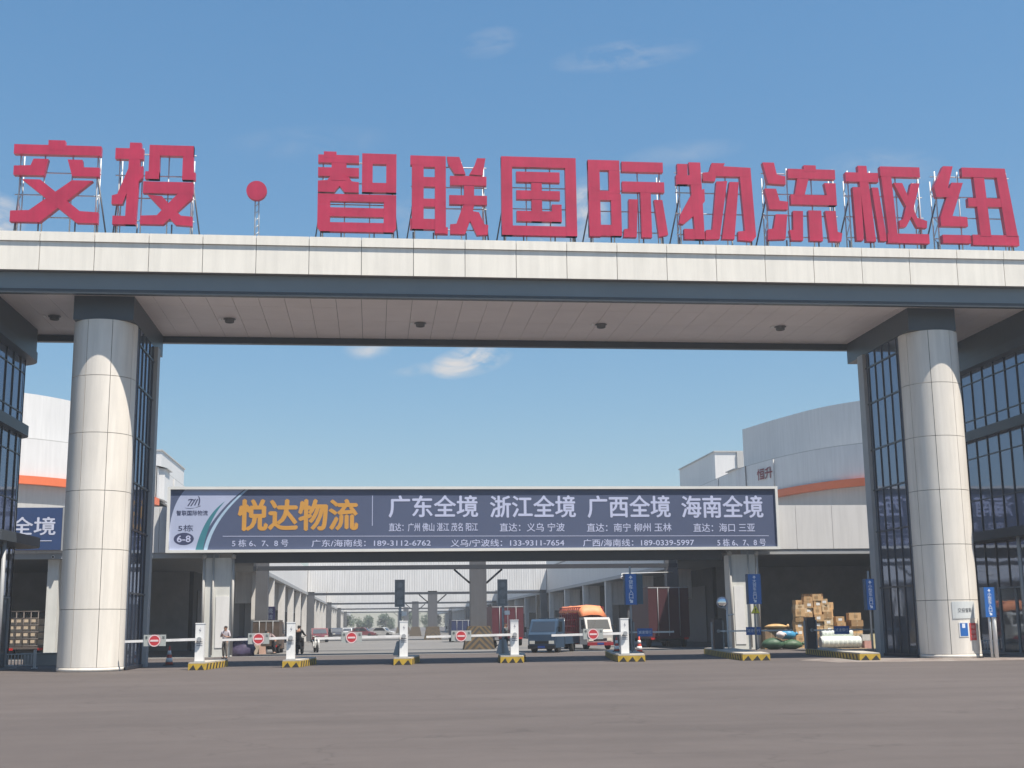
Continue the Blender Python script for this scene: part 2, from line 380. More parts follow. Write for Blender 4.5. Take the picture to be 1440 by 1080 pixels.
for (x, y, lab) in spots:
    if sl0 is None:
        sl0 = thing('soffit_light', lab, 'ceiling light', (x, y, 14.446), group='lights in the gate soffit')
        r = MB().lathe([(.17, .002), (.26, -.012), (.26, -.03), (.20, -.045), (.19, -.16), (.155, -.17), (.15, -.06)], (x, y, 14.446), 20).build('housing', mat('lamp_housing', (.12, .12, .12), .4), sl0)
        MB().cyl((x, y, 14.446 - .06), (x, y, 14.446 - .075), .15, n=16).build('lens', BLACK, sl0)
        MB().box(x - .42, x - .34, y - .2, y + .2, 14.40, 14.446).build('driver_box', WPAINT, sl0)
    else:
        c = copy_tree(sl0); c.location = (x, y, 14.446); c['label'] = lab

# ------------------------------------------------------------------ roof letters
def P(*a): return list(a)
def Rr(x0, y0, x1, y1): return [(x0, y0), (x1, y0), (x1, y1), (x0, y1)]
GLY = {
 '交': [Rr(39, 0, 58, 12), Rr(0, 6, 100, 17.5), [(23, 23), (40, 23), (36, 43), (1, 43), (1, 32), (20, 31)], [(62, 23), (79, 23), (80, 32), (99, 32), (99, 43), (68, 43)],
       [(11, 48), (32, 48), (79, 85), (100, 86), (100, 99), (76, 99)], [(68, 48), (92, 48), (34, 99), (0, 99), (0, 86), (21, 85)]],
 '投': [Rr(2, 7, 36, 20), [(19, 0), (33, 0), (30, 98), (17, 98)], Rr(2, 88, 29, 98), [(18, 32), (36, 28), (36, 42), (18, 60), (13, 74), (0, 74), (0, 64), (6.5, 62)],
       Rr(43, 2, 56, 43), Rr(43, 2, 97, 14.5), Rr(84, 2, 97, 43), Rr(39, 34, 56, 43), Rr(84, 34, 100, 43), Rr(37, 46, 98, 60),
       [(98, 52), (97, 65), (63, 97), (35, 97), (35, 87), (55, 86), (80, 59)], [(43, 62), (60, 63), (84, 86), (98, 87), (98, 98), (78, 97)]],
 '智': [Rr(7, 0, 23, 8), Rr(0, 4, 52, 14), Rr(17, 4, 36, 36), Rr(0, 20, 52, 31), [(16, 30), (38, 30), (43, 37), (52, 38), (52, 51), (34, 51), (27.5, 43), (21, 51), (0, 51), (0, 37), (12, 36)],
       Rr(56, 1, 69.5, 50), Rr(87, 1, 100, 50), Rr(56, 1, 100, 14), Rr(56, 38, 100, 50),
       [(0, 53), (16, 53), (16, 100), (4, 100), (0, 95)], [(84, 53), (100, 53), (100, 95), (96, 100), (84, 100)], Rr(0, 53, 100, 62), Rr(0, 70, 100, 81), Rr(4, 88.5, 96, 100)],
 '联': [Rr(0, 0, 17, 12), Rr(2, 0, 17, 93), Rr(31.5, 0, 45.5, 98), Rr(2, 0, 45, 14), Rr(2, 27, 45, 39), Rr(2, 54.5, 45, 64.5), Rr(0, 80, 45, 93), Rr(31, 90, 48, 98.5),
       [(47, 0), (63, 0), (71, 22), (57, 22), (49, 10)], [(86, 1), (97, 1), (93, 23), (76, 22), (83, 10)], Rr(51, 24.5, 98, 36), Rr(50, 49, 98.5, 60.5), Rr(69, 24, 82, 62),
       [(69, 58), (82, 58), (80, 72), (70, 98), (51, 98), (51, 86), (59, 85)], [(76, 68), (88, 70), (95, 85), (100, 86), (99, 98), (85, 99), (76, 80)]],
 '国': [Rr(0, 0, 14.5, 100), Rr(85.5, 0, 100, 100), Rr(0, 0, 100, 13), Rr(0, 88, 100, 100), Rr(20, 19, 78, 32), Rr(20, 43, 78, 54), Rr(20, 69, 79, 82), Rr(40, 19, 54, 82), Rr(67, 60, 80, 82)],
 '际': [Rr(0, 0, 15, 99), Rr(0, 0, 41, 13), Rr(27, 0, 41, 43), Rr(0, 40, 40, 52), Rr(29, 44, 42, 98), Rr(0, 84, 42, 98), Rr(44, 1, 98, 14), Rr(44, 27, 99, 40.5), Rr(67.5, 34, 81, 99),
       [(52, 50), (64, 50), (61, 99), (44, 99), (45, 89), (51, 88)], [(85, 50), (96, 50), (102, 95), (90, 98)]],
 '物': [Rr(2, 2.5, 15, 29), Rr(0, 17, 31, 29), [(17, 0), (32, 0), (34, 99), (22, 99)], [(20, 40), (36, 34), (36, 50), (20, 70), (8, 80), (2, 79), (4, 68)], Rr(8, 86, 33.5, 99),
       [(47, 0), (64, 0), (62, 4), (96, 5), (96, 17), (52, 17), (50, 24), (35, 24), (35, 13), (43, 12)], [(82, 5), (97, 5), (100, 94), (95, 100), (77, 99), (77, 88), (86, 87)],
       [(52, 24), (66, 23), (53, 98), (35, 99), (36, 87), (44, 86)], [(69, 24), (81, 24), (72, 98), (56, 98)]],
 '流': [[(0, 0), (15, 0), (18, 15), (29, 17), (29, 27.5), (6, 26.5)], [(1, 33), (16, 33), (20, 48), (31, 49), (30, 59), (6, 59)], [(14, 65), (29, 65), (25, 96), (2, 97), (3, 84), (10, 83)],
       Rr(54, 2, 70, 10), Rr(33, 7, 95, 19), [(45, 18), (60, 18), (53, 41), (40, 41)], Rr(35, 39.5, 95, 52), [(80, 24), (95, 24), (95, 52), (85, 52)],
       [(37, 60), (50, 60), (48, 97), (33, 97), (31, 84), (36, 84)], Rr(57, 59, 74, 97), [(79, 59), (93, 59), (94, 85), (100, 87), (98, 97), (83, 97)]],
 '枢': [Rr(0, 9, 41, 21), [(16, 0), (27, 0), (33, 98), (21, 98)], [(8, 28), (18, 28), (18, 92), (17, 97), (9, 97)], [(32, 28), (40, 28), (46, 88), (46, 97), (38, 97)],
       Rr(44, 0, 94, 13), [(44, 0), (57, 0), (61, 98), (50, 98)], Rr(48, 87, 100, 99), [(82, 21), (93, 21), (80, 64), (72, 78), (64, 79), (64, 70), (69, 68)], [(60, 21), (71, 21), (87, 66), (99, 70), (98, 79), (86, 78)]],
 '纽': [[(13, 0), (25, 0), (17, 28), (22, 30), (22, 40), (2, 40), (0, 27)], [(22, 21), (36, 21), (20, 64), (38, 65), (38, 77), (5, 77), (5, 66)], Rr(6, 88, 40, 98.5),
       Rr(36, 1, 89, 13), [(78, 1), (90, 1), (99, 88), (85, 88)], [(50, 12), (63, 12), (66, 89), (53, 89)], Rr(41, 40, 84, 51), Rr(43, 87, 100, 100)],
}
YL = 48.9
LET = [('交', -14.10, -10.79, 17.06, 20.45, 'leftmost on the gate roof'), ('投', -10.30, -7.13, 17.0, 20.44, 'above the left column'), ('智', -2.33, .79, 16.97, 20.29, 'just right of the round red dot'),
       ('联', 1.35, 4.49, 16.90, 20.22, 'between 智 and 国'), ('国', 5.03, 8.10, 16.96, 20.29, 'a closed square frame at mid roof'), ('际', 8.60, 11.80, 16.95, 20.24, 'between 国 and 物'),
       ('物', 12.27, 15.55, 16.91, 20.25, 'between 际 and 流'), ('流', 15.97, 19.24, 16.88, 20.33, 'between 物 and 枢'), ('枢', 19.52, 22.99, 16.93, 20.30, 'above the right column'), ('纽', 23.36, 26.93, 16.95, 20.38, 'rightmost on the gate roof')]
def frame_for(x0, x1, z0, z1, root, seed):
    r_ = random.Random(seed); m = MB(); w = x1 - x0; yb = YL + .34
    for q in (.06, .34, .66, .95):
        m.bar((x0 + w * q, yb, 16.57), (x0 + w * q, yb, z1 - .12), .045)
    for q in (.10, .37, .64, .9):
        m.bar((x0 + .03, yb + .05, z0 + (z1 - z0) * q), (x1 - .03, yb + .05, z0 + (z1 - z0) * q), .04)
    for q in (.06, .95):
        m.bar((x0 + w * q, yb + .5, 16.57), (x0 + w * q, yb + .5, z1 - .4), .04)
        n = 6
        for i in range(n):
            za = z0 + (z1 - z0 - .4) * i / n; zb_ = z0 + (z1 - z0 - .4) * (i + 1) / n
            m.bar((x0 + w * q, yb + (.5 if i % 2 else 0), za), (x0 + w * q, yb + (0 if i % 2 else .5), zb_), .028)
    nb = len(m.f)
    for q, t in ((-.02, .07), (1.03, .95)):
        m.bar((x0 + w * q - (.12 if q < .5 else -.05), yb + .9, 16.57), (x0 + w * t, yb + .06, z0 + (z1 - z0) * .62), .052)
    for q in (.04, .30, .72, .97): m.bar((x0 + w * q, yb + .02, 16.57), (x0 + w * q, yb + .02, z0 + .2), .05)
    for i_ in range(nb, len(m.f)): m.m[i_] = 1
    m.build('support_frame', [STEELW, mat('brace_steel', (.16, .17, .18), .5)], root)
for i, (ch, x0, x1, z0, z1, where) in enumerate(LET):
    root = thing('sign_letter', 'big red character ' + ch + ' ' + where, 'sign letter', ((x0 + x1) / 2, YL + .3, 16.58), group='red characters standing on the gate roof')
    m = MB(); W = x1 - x0; H = z1 - z0
    for k, poly in enumerate(GLY[ch]):
        pts = [(x0 + px_ * W / 100, z1 - py_ * H / 100) for px_, py_ in poly]
        m.prism(pts, 'y', YL + .0035 * k, YL + .26 + .0015 * k)
    m.build('letter_face', RED, root)
    frame_for(x0, x1, z0, z1, root, i)
root = thing('sign_dot', 'round red dot on a thin pole between the characters 投 and 智', 'sign letter', (-4.7, YL + .3, 16.58), group='red characters standing on the gate roof')
MB().disc((-4.73, 18.58), .40, YL, YL + .2, 32).build('letter_face', RED, root)
m = MB(); m.bar((-4.78, YL + .26, 16.58), (-4.80, YL + .26, 18.6), .045); m.bar((-4.62, YL + .30, 16.58), (-4.66, YL + .26, 18.6), .045)
for k in range(5): m.bar((-4.78, YL + .26, 16.8 + .3 * k), (-4.64, YL + .28, 16.95 + .3 * k), .025)
m.build('support_frame', STEELW, root)

# ------------------------------------------------------------------ gatehouses beside the gate
def rounded_plan(xi, xo, y0, y1, r, s):       # inner wall at xi, rounded inner rear corner
    pts = [(xo, y0), (xi, y0)]
    for i in range(9):
        a = rad(90 * i / 8)
        pts.append((xi + s * r * (1 - math.cos(a)), y1 - r + r * math.sin(a)))
    pts.append((xo, y1)); return pts
for s, lab in ((-1, 'glass walled gatehouse at the left edge beside the gate'), (1, 'glass walled gatehouse right of the right gate column')):
    X = lambda d: 6.4 + s * d; YE = 56.2 if s < 0 else 63.5
    g = thing('gatehouse', lab, 'building', (X(25), 53, 0))
    body = MB().prism(rounded_plan(X(21.35), X(34), 47.2, YE, .9, s), 'z', .15, 13.2, smooth=False).build('glass_wall', GLASS, g)
    mm = MB()
    yy = 47.3
    while yy < YE - .9:
        mm.box(min(X(21.35), X(21.305)), max(X(21.35), X(21.305)), yy, yy + .05, .15, 13.1); yy += 1.06
    for i in range(5):
        a = rad(20 * i + 5); mm.bar((X(21.35) + s * .9 * (1 - math.cos(a)) - s * .03 * math.cos(a), YE - .9 + .93 * math.sin(a), .15), (X(21.35) + s * .9 * (1 - math.cos(a)) - s * .03 * math.cos(a), YE - .9 + .93 * math.sin(a), 13.1), .04)
    for z in (12.35, 10.62, 8.85, 6.9, 4.9, 2.6):
        mm.prism(rounded_plan(X(21.315), X(34), 47.2, YE + .04, .93, s), 'z', z, z + .05)
    mm.build('mullions', MULL, body)
    LEDGE = mat('ledge_slate', (.045, .056, .07), .45)
    for z0, z1, d in ((12.95, 13.35, .45), (9.68, 10.12, .28)):
        MB().prism(rounded_plan(X(21.35 - d), X(34), 47.1, YE + d, .9 + d * .6, s), 'z', z0, z1).build('ledge', LEDGE, g)
    MB().prism(rounded_plan(X(21.05), X(34), 49.3, YE + .6, .9, s), 'z', 13.36, 14.44).build('parapet', SLATE2, g)
    MB().prism([(X(21.3), 49.5), (X(20.45), 50.2), (X(20.25), 55.2), (X(20.5), 55.9), (X(21.3), 56.5), (X(26), 56.5), (X(26), 49.5)], 'z', 4.95, 5.35).build('entrance_canopy', mat('canopy_slate', (.05, .06, .07), .45), g)
    d = MB(); d.box(min(X(21.28), X(21.2)), max(X(21.28), X(21.2)), 51.5, 54.5, .1, 2.9); dr = d.build('door', glass_mat('door_glass', (.03, .04, .05), (.6, .7, .8), .12), g)
    d = MB()
    for yy in (51.5, 52.97, 54.44): d.box(min(X(21.2), X(21.13)), max(X(21.2), X(21.13)), yy, yy + .06, .1, 2.9)
    d.box(min(X(21.2), X(21.14)), max(X(21.2), X(21.14)), 51.56, 54.44, 2.84, 2.9); d.build('door_frame', STEELG, dr)
    for yy in (51.3,): c = MB(); c.cyl((X(20.6), yy, 0), (X(20.6), yy, 4.95), .08, n=12); c.build('canopy_post', STEELG, g)
    MB().box(min(X(21.2), X(34)), max(X(21.2), X(34)), 47.0, YE + .15, 0, .15).build('plinth', STEELG, g)
# ------------------------------------------------------------------ warehouses either side of the lane
RIB = mat('ribbed_white_cladding', (.66, .655, .645), .5, var=.05, scale=.3, streak=.10, ribs=.28)
CLAD = mat('pale_smooth_cladding', (.63, .62, .61), .5, var=.05, scale=.25, streak=.07)
CLAD2 = mat('grey_cladding', (.42, .415, .40), .55, var=.06, scale=.3, streak=.08)
ORANGE = mat('orange_band', (.66, .15, .055), .5, var=.06)
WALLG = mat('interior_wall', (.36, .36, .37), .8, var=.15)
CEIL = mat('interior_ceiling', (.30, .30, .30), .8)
PILA = mat('pale_pilaster', (.70, .68, .65), .55, var=.08, streak=.12)
def curve_path(ctrl, n=6):
    P_ = [Vector((a, b, 0)) for a, b in ctrl]; out = []
    for i in range(len(P_) - 1):
        p0 = P_[max(i - 1, 0)]; p1 = P_[i]; p2 = P_[i + 1]; p3 = P_[min(i + 2, len(P_) - 1)]
        for k in range(n):
            t = k / n
            out.append(0.5 * ((2 * p1) + (-p0 + p2) * t + (2 * p0 - 5 * p1 + 4 * p2 - p3) * t * t + (-p0 + 3 * p1 - 3 * p2 + p3) * t ** 3))
    out.append(P_[-1]); return [(v.x, v.y) for v in out]
def ribbon(path, z0, z1, back=None, th=.3, smooth=True):
    """wall of thickness th following path (x,y)"""
    m = MB(); n = len(path); vs = []
    for i, (x, y) in enumerate(path):
        a = Vector(path[max(i - 1, 0)]); b = Vector(path[min(i + 1, n - 1)]); t = (b - a).normalized(); nn = Vector((t.y, -t.x)) * th
        for px_, py_ in ((x, y), (x + nn.x, y + nn.y)):
            for z in (z0, z1): vs.append((px_, py_, z))
    fs = []
    for i in range(n - 1):
        o = 4 * i; fs += [(o, o + 4, o + 5, o + 1), (o + 2, o + 3, o + 7, o + 6), (o + 1, o + 5, o + 7, o + 3), (o, o + 2, o + 6, o + 4)]
    fs += [(0, 1, 3, 2), (4 * n - 4, 4 * n - 2, 4 * n - 1, 4 * n - 3)]
    m.add(vs, fs, False); return m
for s, lab in ((-1, 'white rounded warehouse with orange band on the left side of the lane'), (1, 'white rounded warehouse with orange band on the right side of the lane')):
    X = lambda d: 6.4 + s * d
    def bx(m, d0, d1, y0, y1, z0, z1, mi=0): return m.box(min(X(d0), X(d1)), max(X(d0), X(d1)), y0, y1, z0, z1, mi)
    w = thing('warehouse', lab, 'building', (X(26), 90, 0))
    m = MB()
    for k in range(14):
        d0 = 16.1 + 2.2 * k; bx(m, d0 + .01, d0 + 2.19, 72.85, 73.1, 5.72, 8.28)
    m.build('front_fascia', CLAD, w)
    m = MB(); bx(m, 14.0, 14.25, 86, 440, 5.55, 8.2); m.build('lane_fascia', RIB, w)
    m = MB(); bx(m, 13.9, 14.3, 86, 440, 5.25, 5.53); bx(m, 15, 48, 72.9, 73.3, 5.42, 5.70); m.build('eave_beam', STEELG, w)
    m = MB(); bx(m, 14.3, 48, 73.3, 440, 5.75, 8.1); m.build('podium_roof', CEIL, w)
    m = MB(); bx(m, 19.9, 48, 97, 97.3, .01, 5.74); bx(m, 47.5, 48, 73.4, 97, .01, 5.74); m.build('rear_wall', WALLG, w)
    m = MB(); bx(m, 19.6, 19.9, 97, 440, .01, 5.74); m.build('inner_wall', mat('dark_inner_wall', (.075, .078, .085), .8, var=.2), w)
    for k in range(9): m = MB(); bx(m, 19.52, 19.58, 99 + k * 12, 105.5 + k * 12, .05, 4.4); m.build('shutter_door', mat('grey_shutter', (.10, .105, .115), .6, ribs=.0, var=.1), w)
    for k in range(24):
        y = 87.6 + 12.2 * k; m = MB(); bx(m, 13.95, 14.5, y, y + .5, 0.01, 5.24); bx(m, 14.5, 15.6, y + .1, y + .35, 3.2, 5.24); m.build('pilaster', PILA, w)
    # front columns
    dcol = (14.95, 24.0, 33.5)
    for k, d in enumerate(dcol):
        hw = .72 if k == 0 else .3
        m = MB(); bx(m, d - hw, d + hw, 72.72 if k == 0 else 73.3, 74.2 if k == 0 else 73.9, .01, 5.41); c = m.build('front_column', mat('pale_grey_column', (.66, .66, .62), .55, var=.05, streak=.08), w)
        if k == 0:
            p = MB()
            for q in (-.80, .80): p.cyl((X(d + q), 72.66, .1), (X(d + q), 72.66, 5.6), .075, n=10); p.cyl((X(d + q), 72.66, 5.35), (X(d + q), 72.66, 5.55), .13, n=10)
            p.cyl((X(d + .28), 72.65, .1), (X(d + .28), 72.65, 5.6), .055, n=8); p.build('drain_pipe', mat('pipe_grey', (.40, .39, .37), .5), c)
            m = MB(); bx(m, d - .62, d - .02, 72.69, 72.717, .3, 3.6) if s > 0 else bx(m, d - .62, d + .1, 72.69, 72.717, .5, 3.3); m.build('sunlit_notice_board', WPAINT, c)  # white notice, enlarged to brighten the lower face like sunlight
    # upper storeys
    lower = [(X(a), b) for a, b in curve_path([(22.5, 430), (22.5, 130), (22.5, 100), (22.9, 94), (24, 89), (25.8, 85), (29, 82), (34, 80.5), (44, 80), (56, 80)])]
    def rib(path, *a, **k):
        return ribbon(path if s > 0 else path[::-1], *a, **k)
    rib(lower, 11.15, 13.5, th=-.3).build('upper_wall', CLAD, w)
    lo2 = [(x + s * .25, y + .2) for x, y in lower]
    rib(lo2, 8.0, 10.62, th=-.3).build('lower_wall', CLAD2, w)
    band = [(X(a), b) for a, b in curve_path([(22.3, 97), (22.7, 93.8), (23.85, 88.8), (25.65, 84.8), (28.9, 81.75), (34, 80.2), (44, 79.7), (56, 79.7)])]
    rib(band, 10.62, 11.13, th=-.5).build('orange_band', ORANGE, w)
    rib([(x, y) for x, y in lower], 13.5, 13.56, th=-.5).build('coping', CLAD2, w)
    m = MB(); m.prism([(x + s * .3, y + .3) for x, y in lower] + [(X(56), 430)], 'z', 13.2, 13.42); m.build('roof_deck', CEIL, w)
    vol = [(X(a), b) for a, b in curve_path([(24.6, 104), (25.9, 98), (28.0, 91.8), (32, 87.8), (40, 86), (56, 85.5)])]
    m = MB(); m.prism(vol + [(X(56), 104)], 'z', 13.565, 17.6); m.build('roof_drum', RIB if False else CLAD, w)
    m = MB(); bx(m, 25.4, 40, 116, 130, 13.44, 17.3); m.build('stair_tower', CLAD, w)
    m = MB(); bx(m, 25.3, 40.1, 115.9, 130.1, 17.3, 17.42); bx(m, 27.5, 28.1, 115.8, 115.99, 13.45, 17.29); m.build('tower_trim', CLAD2, w)
    for (d, y) in ((22.75, 97.5), (22.68, 100.5), (22.68, 103.5), (22.68, 111)):
        m = MB(); bx(m, d - .03, d + .06, y, y + 1.1, 8.7, 10.3); m.build('window', mat('window_dark', (.03, .035, .045), .15), w)
    m = MB()
    for (a, b) in ((22.45, 112), (22.45, 104.5), (22.5, 98.3), (23.2, 91.7)):
        m.cyl((X(a), b, 11.16), (X(a), b, 13.45), .04, n=6)
    m.build('cladding_seam', CLAD2, w)
    if s > 0:
        m = MB(); vs = MB().text('恒升', 0, 2.3, 0, .85, 0, .03); mat_ = Matrix.Translation((29.10, 94.3, 12.15)) @ Matrix.Rotation(rad(-78), 4, 'Z')
        vs.xf(mat_); vs.build('wall_lettering', mat('dark_red_lettering', (.20, .02, .03), .5), w, fix=False)

# banner on the left warehouse front
bn = thing('facade_banner', 'dark blue banner ending in 全境 above the left loading bay', 'banner', (-20, 72.7, 5.9))
BLUE_B = mat('banner_blue', (.03, .062, .165), .5, var=.08)
BTXT = mat('banner_text', (.60, .63, .76), .5)
MB().box(-29.5, -17.10, 72.62, 72.72, 5.90, 8.22).build('panel', BLUE_B, bn)
m = MB(); m.text('东全境', -21.0, -17.45, 6.72, 7.70, 72.61, .02); m.box(-29, -17.6, 72.608, 72.618, 6.38, 6.42); m.build('lettering', BTXT, bn, fix=False)
MB().box(-17.09, -16.98, 72.60, 72.80, 5.85, 8.27).build('frame', STEELG, bn)

# ------------------------------------------------------------------ canopies over the lane
DSTL = mat('canopy_steel', (.045, .05, .06), .5, var=.1)
GCOL = mat('grey_painted_column', (.105, .108, .118), .55, var=.1, streak=.1)
ROOFC = mat('canopy_roof', (.30, .30, .30), .6)
order = ('nearest', 'second', 'third', 'fourth', 'fifth')
for k, y in enumerate((85, 151, 213, 275, 337)):
    t = thing('lane_canopy', ('nearest lane canopy standing on the chevron based column behind the billboard' if k == 0 else order[k] + ' white fronted canopy spanning the lane counted from the billboard'), 'canopy', (6.9, y, 0), group='canopies spanning the lane')
    m = MB(); m.box(-7.5, 20.35, y - .2, y + .15, 5.22, 5.50); m.build('front_beam', DSTL, t)
    if k:
        m = MB(); m.box(-7.55, 20.35, y - .12, y + .05, 5.62, 9.6); m.build('front_fascia', RIB, t)
        m = MB(); m.box(-7.5, 20.3, y + .1, y + 9, 8.05, 8.2); m.build('roof', ROOFC, t)
    else:
        m = MB(); m.box(-7.5, 20.3, 72.9, 75.0, 8.05, 8.2); m.box(-7.5, 20.3, y - .3, y + .5, 8.05, 8.2); m.build('roof', ROOFC, t)
        m = MB()
        for xx in range(-7, 21, 3): m.box(xx - .05, xx + .05, 73.0, 74.9, 7.75, 8.04)
        m.box(-7.8, 20.1, 72.75, 73.2, 5.12, 6.05); m.box(-7.9, 20.8, 74.3, 74.6, 5.60, 6.0)
        m.build('truss', DSTL, t)
    for xx in (-7.2, 6.9, 20.0):
        m = MB(); hw = .54 if (xx == 6.9) else .4; m.box(xx - hw, xx + hw, y - .2, y + .55, .01, 5.21); m.box(xx - hw, xx + hw, y + .16, y + .55, 5.21, 8.04); cc = m.build('column', GCOL, t)
        if xx == 6.9:
            for sg in (-1, 1): m = MB(); m.bar((xx + sg * 1.6, y, 5.21), (xx + sg * hw, y, 4.3), .12); m.build('knee_brace', DSTL, cc)
            m = MB(); b0 = [(xx - 1.0, y - .8), (xx + 1.0, y - .8), (xx + 1.0, y + .9), (xx - 1.0, y + .9)]; t0 = [(xx - .72, y - .5), (xx + .72, y - .5), (xx + .72, y + .6), (xx - .72, y + .6)]
            m.add([(a, b, .01) for a, b in b0] + [(a, b, 1.5) for a, b in t0], [(0, 1, 5, 4), (1, 2, 6, 5), (2, 3, 7, 6), (3, 0, 4, 7), (4, 5, 6, 7), (3, 2, 1, 0)])
            gd = m.build('crash_base', mat('shaded_chevron_yellow', (.12, .08, .035), .7, var=.3, scale=3), cc)  # yellow darkened to brown: the shade on the base is in this colour
            m = MB(); f = lambda u, v: (xx + u * (1.0 - .28 * v / 1.5), y - .804 + .3 * v / 1.5, v + .01)
            for side in (-1, 1):
                for q in range(-1, 6):
                    v0 = -.5 + .42 * q; pts = []
                    poly = [(0, v0 + .9), (0, v0 + 1.1), (.98, v0 + .1), (.98, v0 - .1)]
                    # clip to 0..1.48
                    out = []
                    for i in range(4):
                        a, b = poly[i], poly[(i + 1) % 4]
                        for lim, sg in ((.0, 1),): pass
                        out.append(a)
                    def clip(pl, lim, keep_above):
                        r = []
                        for i in range(len(pl)):
                            a, b = pl[i], pl[(i + 1) % len(pl)]; ia = (a[1] >= lim) == keep_above; ib = (b[1] >= lim) == keep_above
                            if ia: r.append(a)
                            if ia != ib: tt = (lim - a[1]) / (b[1] - a[1]); r.append((a[0] + (b[0] - a[0]) * tt, lim))
                        return r
                    out = clip(clip(out, .0, True), 1.47, False) if out else out
                    if len(out) > 2: m.add([f(side * u, v) for u, v in out], [tuple(range(len(out)))])
            m.build('chevrons', BLK_P, gd, fix=False)

# ------------------------------------------------------------------ billboard
bb = thing('billboard', 'long slate blue logistics billboard in a white frame above the lane entrance', 'billboard', (5.9, 72.3, 5.7))
YB = 72.2
BX0, BX1, BZ0, BZ1 = -11.39, 23.43, 5.67, 9.32
SLB = mat('billboard_slate_blue', (.080, .102, .180), .45, var=.05, scale=.5)
PALE = mat('billboard_pale_lilac', (.42, .47, .64), .5, var=.04)
TEAL = mat('billboard_teal', (.045, .20, .25), .5)
LIL = mat('billboard_lilac_text', (.52, .56, .76), .5, var=.03)
GOLD = mat('billboard_gold', (.60, .30, .055), .5, var=.08)
DTX = mat('billboard_dark_text', (.05, .06, .13), .5)
MB().box(BX0 + .1, BX1 - .1, YB, YB + .25, BZ0 + .1, BZ1 - .1).build('panel', SLB, bb)
m = MB(); t = .15
m.box(BX0, BX1, YB - .12, YB + .3, BZ1 - t, BZ1); m.box(BX0, BX1, YB - .12, YB + .3, BZ0, BZ0 + t); m.box(BX0, BX0 + t, YB - .12, YB + .3, BZ0 + t, BZ1 - t); m.box(BX1 - t, BX1, YB - .12, YB + .3, BZ0 + t, BZ1 - t)
m.build('frame', mat('white_frame', (.72, .72, .69), .45, var=.05), bb)
m = MB()
for k in range(12): x = BX0 + 1.5 + k * 2.85; m.bar((x, YB + .3, BZ0 + .3), (x, 72.72, 5.8), .07); m.bar((x, YB + .3, BZ1 - .4), (x, 72.72, 6.0), .07); m.box(x - .05, x + .05, YB + .26, YB + .36, BZ0 + .05, BZ1 - .05)
m.build('back_bracket', STEELG, bb)
# mapping of the print: u along x 0..1440-photo columns to metres along the board
def bxm(u): return BX0 + (u - 234.5) / (1095.5 - 234.5) * (BX1 - BX0) + .45 * (((u - 234.5) / 861) * (1 - (u - 234.5) / 861)) * 0
def bzm(v, u): # v = row, board edges drift a little
    top = 685 - 1.0 * (u - 234.5) / 861; bot = 777 - 7 * (u - 234.5) / 861
    return BZ1 - (v - top) / (bot - top) * (BZ1 - BZ0)
def arc(p0, p1, p2, n=14):
    return [((1 - t_) ** 2 * p0[0] + 2 * t_ * (1 - t_) * p1[0] + t_ * t_ * p2[0], (1 - t_) ** 2 * p0[1] + 2 * t_ * (1 - t_) * p1[1] + t_ * t_ * p2[1]) for t_ in [i / n for i in range(n + 1)]]
def flat(pts, y): 
    return [(bxm(u), y, bzm(v, u)) for u, v in pts]
pl = arc((239, 772), (234, 715), (259, 687)) + arc((340, 687), (300, 715), (275, 773))
m = MB(); p3 = flat(pl, YB - .004); m.add(p3, [tuple(range(len(p3)))]); 
m.add(flat([(239, 736), (239, 773), (262, 773), (262, 700)], YB - .003), [(0, 1, 2, 3)]); m.build('pale_panel', PALE, bb)
sw = arc((274, 773), (284, 725), (312, 705)) + arc((312, 705), (290, 730), (284, 773))
m = MB(); p3 = flat(sw, YB - .008); m.add(p3, [tuple(range(len(p3)))]); m.build('teal_swoosh', TEAL, bb)
sw = arc((285, 773), (292, 730), (341, 687)) + arc((345, 687), (298, 727), (290, 773))
m = MB(); p3 = flat(sw, YB - .006); m.add(p3, [tuple(range(len(p3)))]); m.build('pale_swoosh', mat('pale_cyan', (.40, .55, .70), .5), bb)
def T(m, s_, u0, u1, v0, v1, bold=.02, y=YB - .010):
    m.text(s_, bxm(u0), bxm(u1), bzm(v1, (u0 + u1) / 2), bzm(v0, (u0 + u1) / 2), y, bold)
m = MB(); T(m, '悦达物流', 331, 493, 703, 745, .035); m.build('company_name', GOLD, bb, fix=False)
m = MB()
for s_, u0, u1 in (('广东全境', 537, 661), ('浙江全境', 679, 800), ('广西全境', 818, 937), ('海南全境', 954, 1073)): T(m, s_, u0, u1, 697, 727, .022)
for s_, u0, u1 in (('直达：广州 佛山 湛江 茂名 阳江', 537, 661), ('直达：义乌 宁波', 692, 784), ('直达：南宁 柳州 玉林', 816, 938), ('直达：海口 三亚', 970, 1060)): T(m, s_, u0, u1, 735, 746.5, .012)
for s_, u0, u1 in (('5 栋 6、7、8 号', 323, 399), ('广东/海南线：189-3112-6762', 431, 595), ('义乌/宁波线：133-9311-7654', 623, 783), ('广西/海南线：189-0339-5997', 810, 970), ('5 栋 6、7、8 号', 1004, 1075)): dv = 3 * (u0 - 234.5) / 861; T(m, s_, u0, u1, 758.6 - dv, 768.4 - dv, .012)
for (u0, u1) in ((310, 1080),): m.add(flat([(u0, 754.2), (u1, 752.2), (u1, 751.4), (u0, 753.4)], YB - .010), [(0, 1, 2, 3)])
m.add(flat([(513.5, 697), (514.3, 697), (514.3, 739), (513.5, 739)], YB - .010), [(0, 1, 2, 3)])
m.build('lettering', LIL, bb, fix=False)
m = MB(); T(m, '智联国际物流', 247, 289, 718, 725, .02); T(m, '5栋', 250, 270, 738, 747, .01)
m.add([(bxm(258 + 13.5 * math.cos(a)), YB - .009, bzm(757.5 - 8.5 * math.sin(a), 258)) for a in [i * math.pi / 14 for i in range(28)]], [tuple(range(28))])
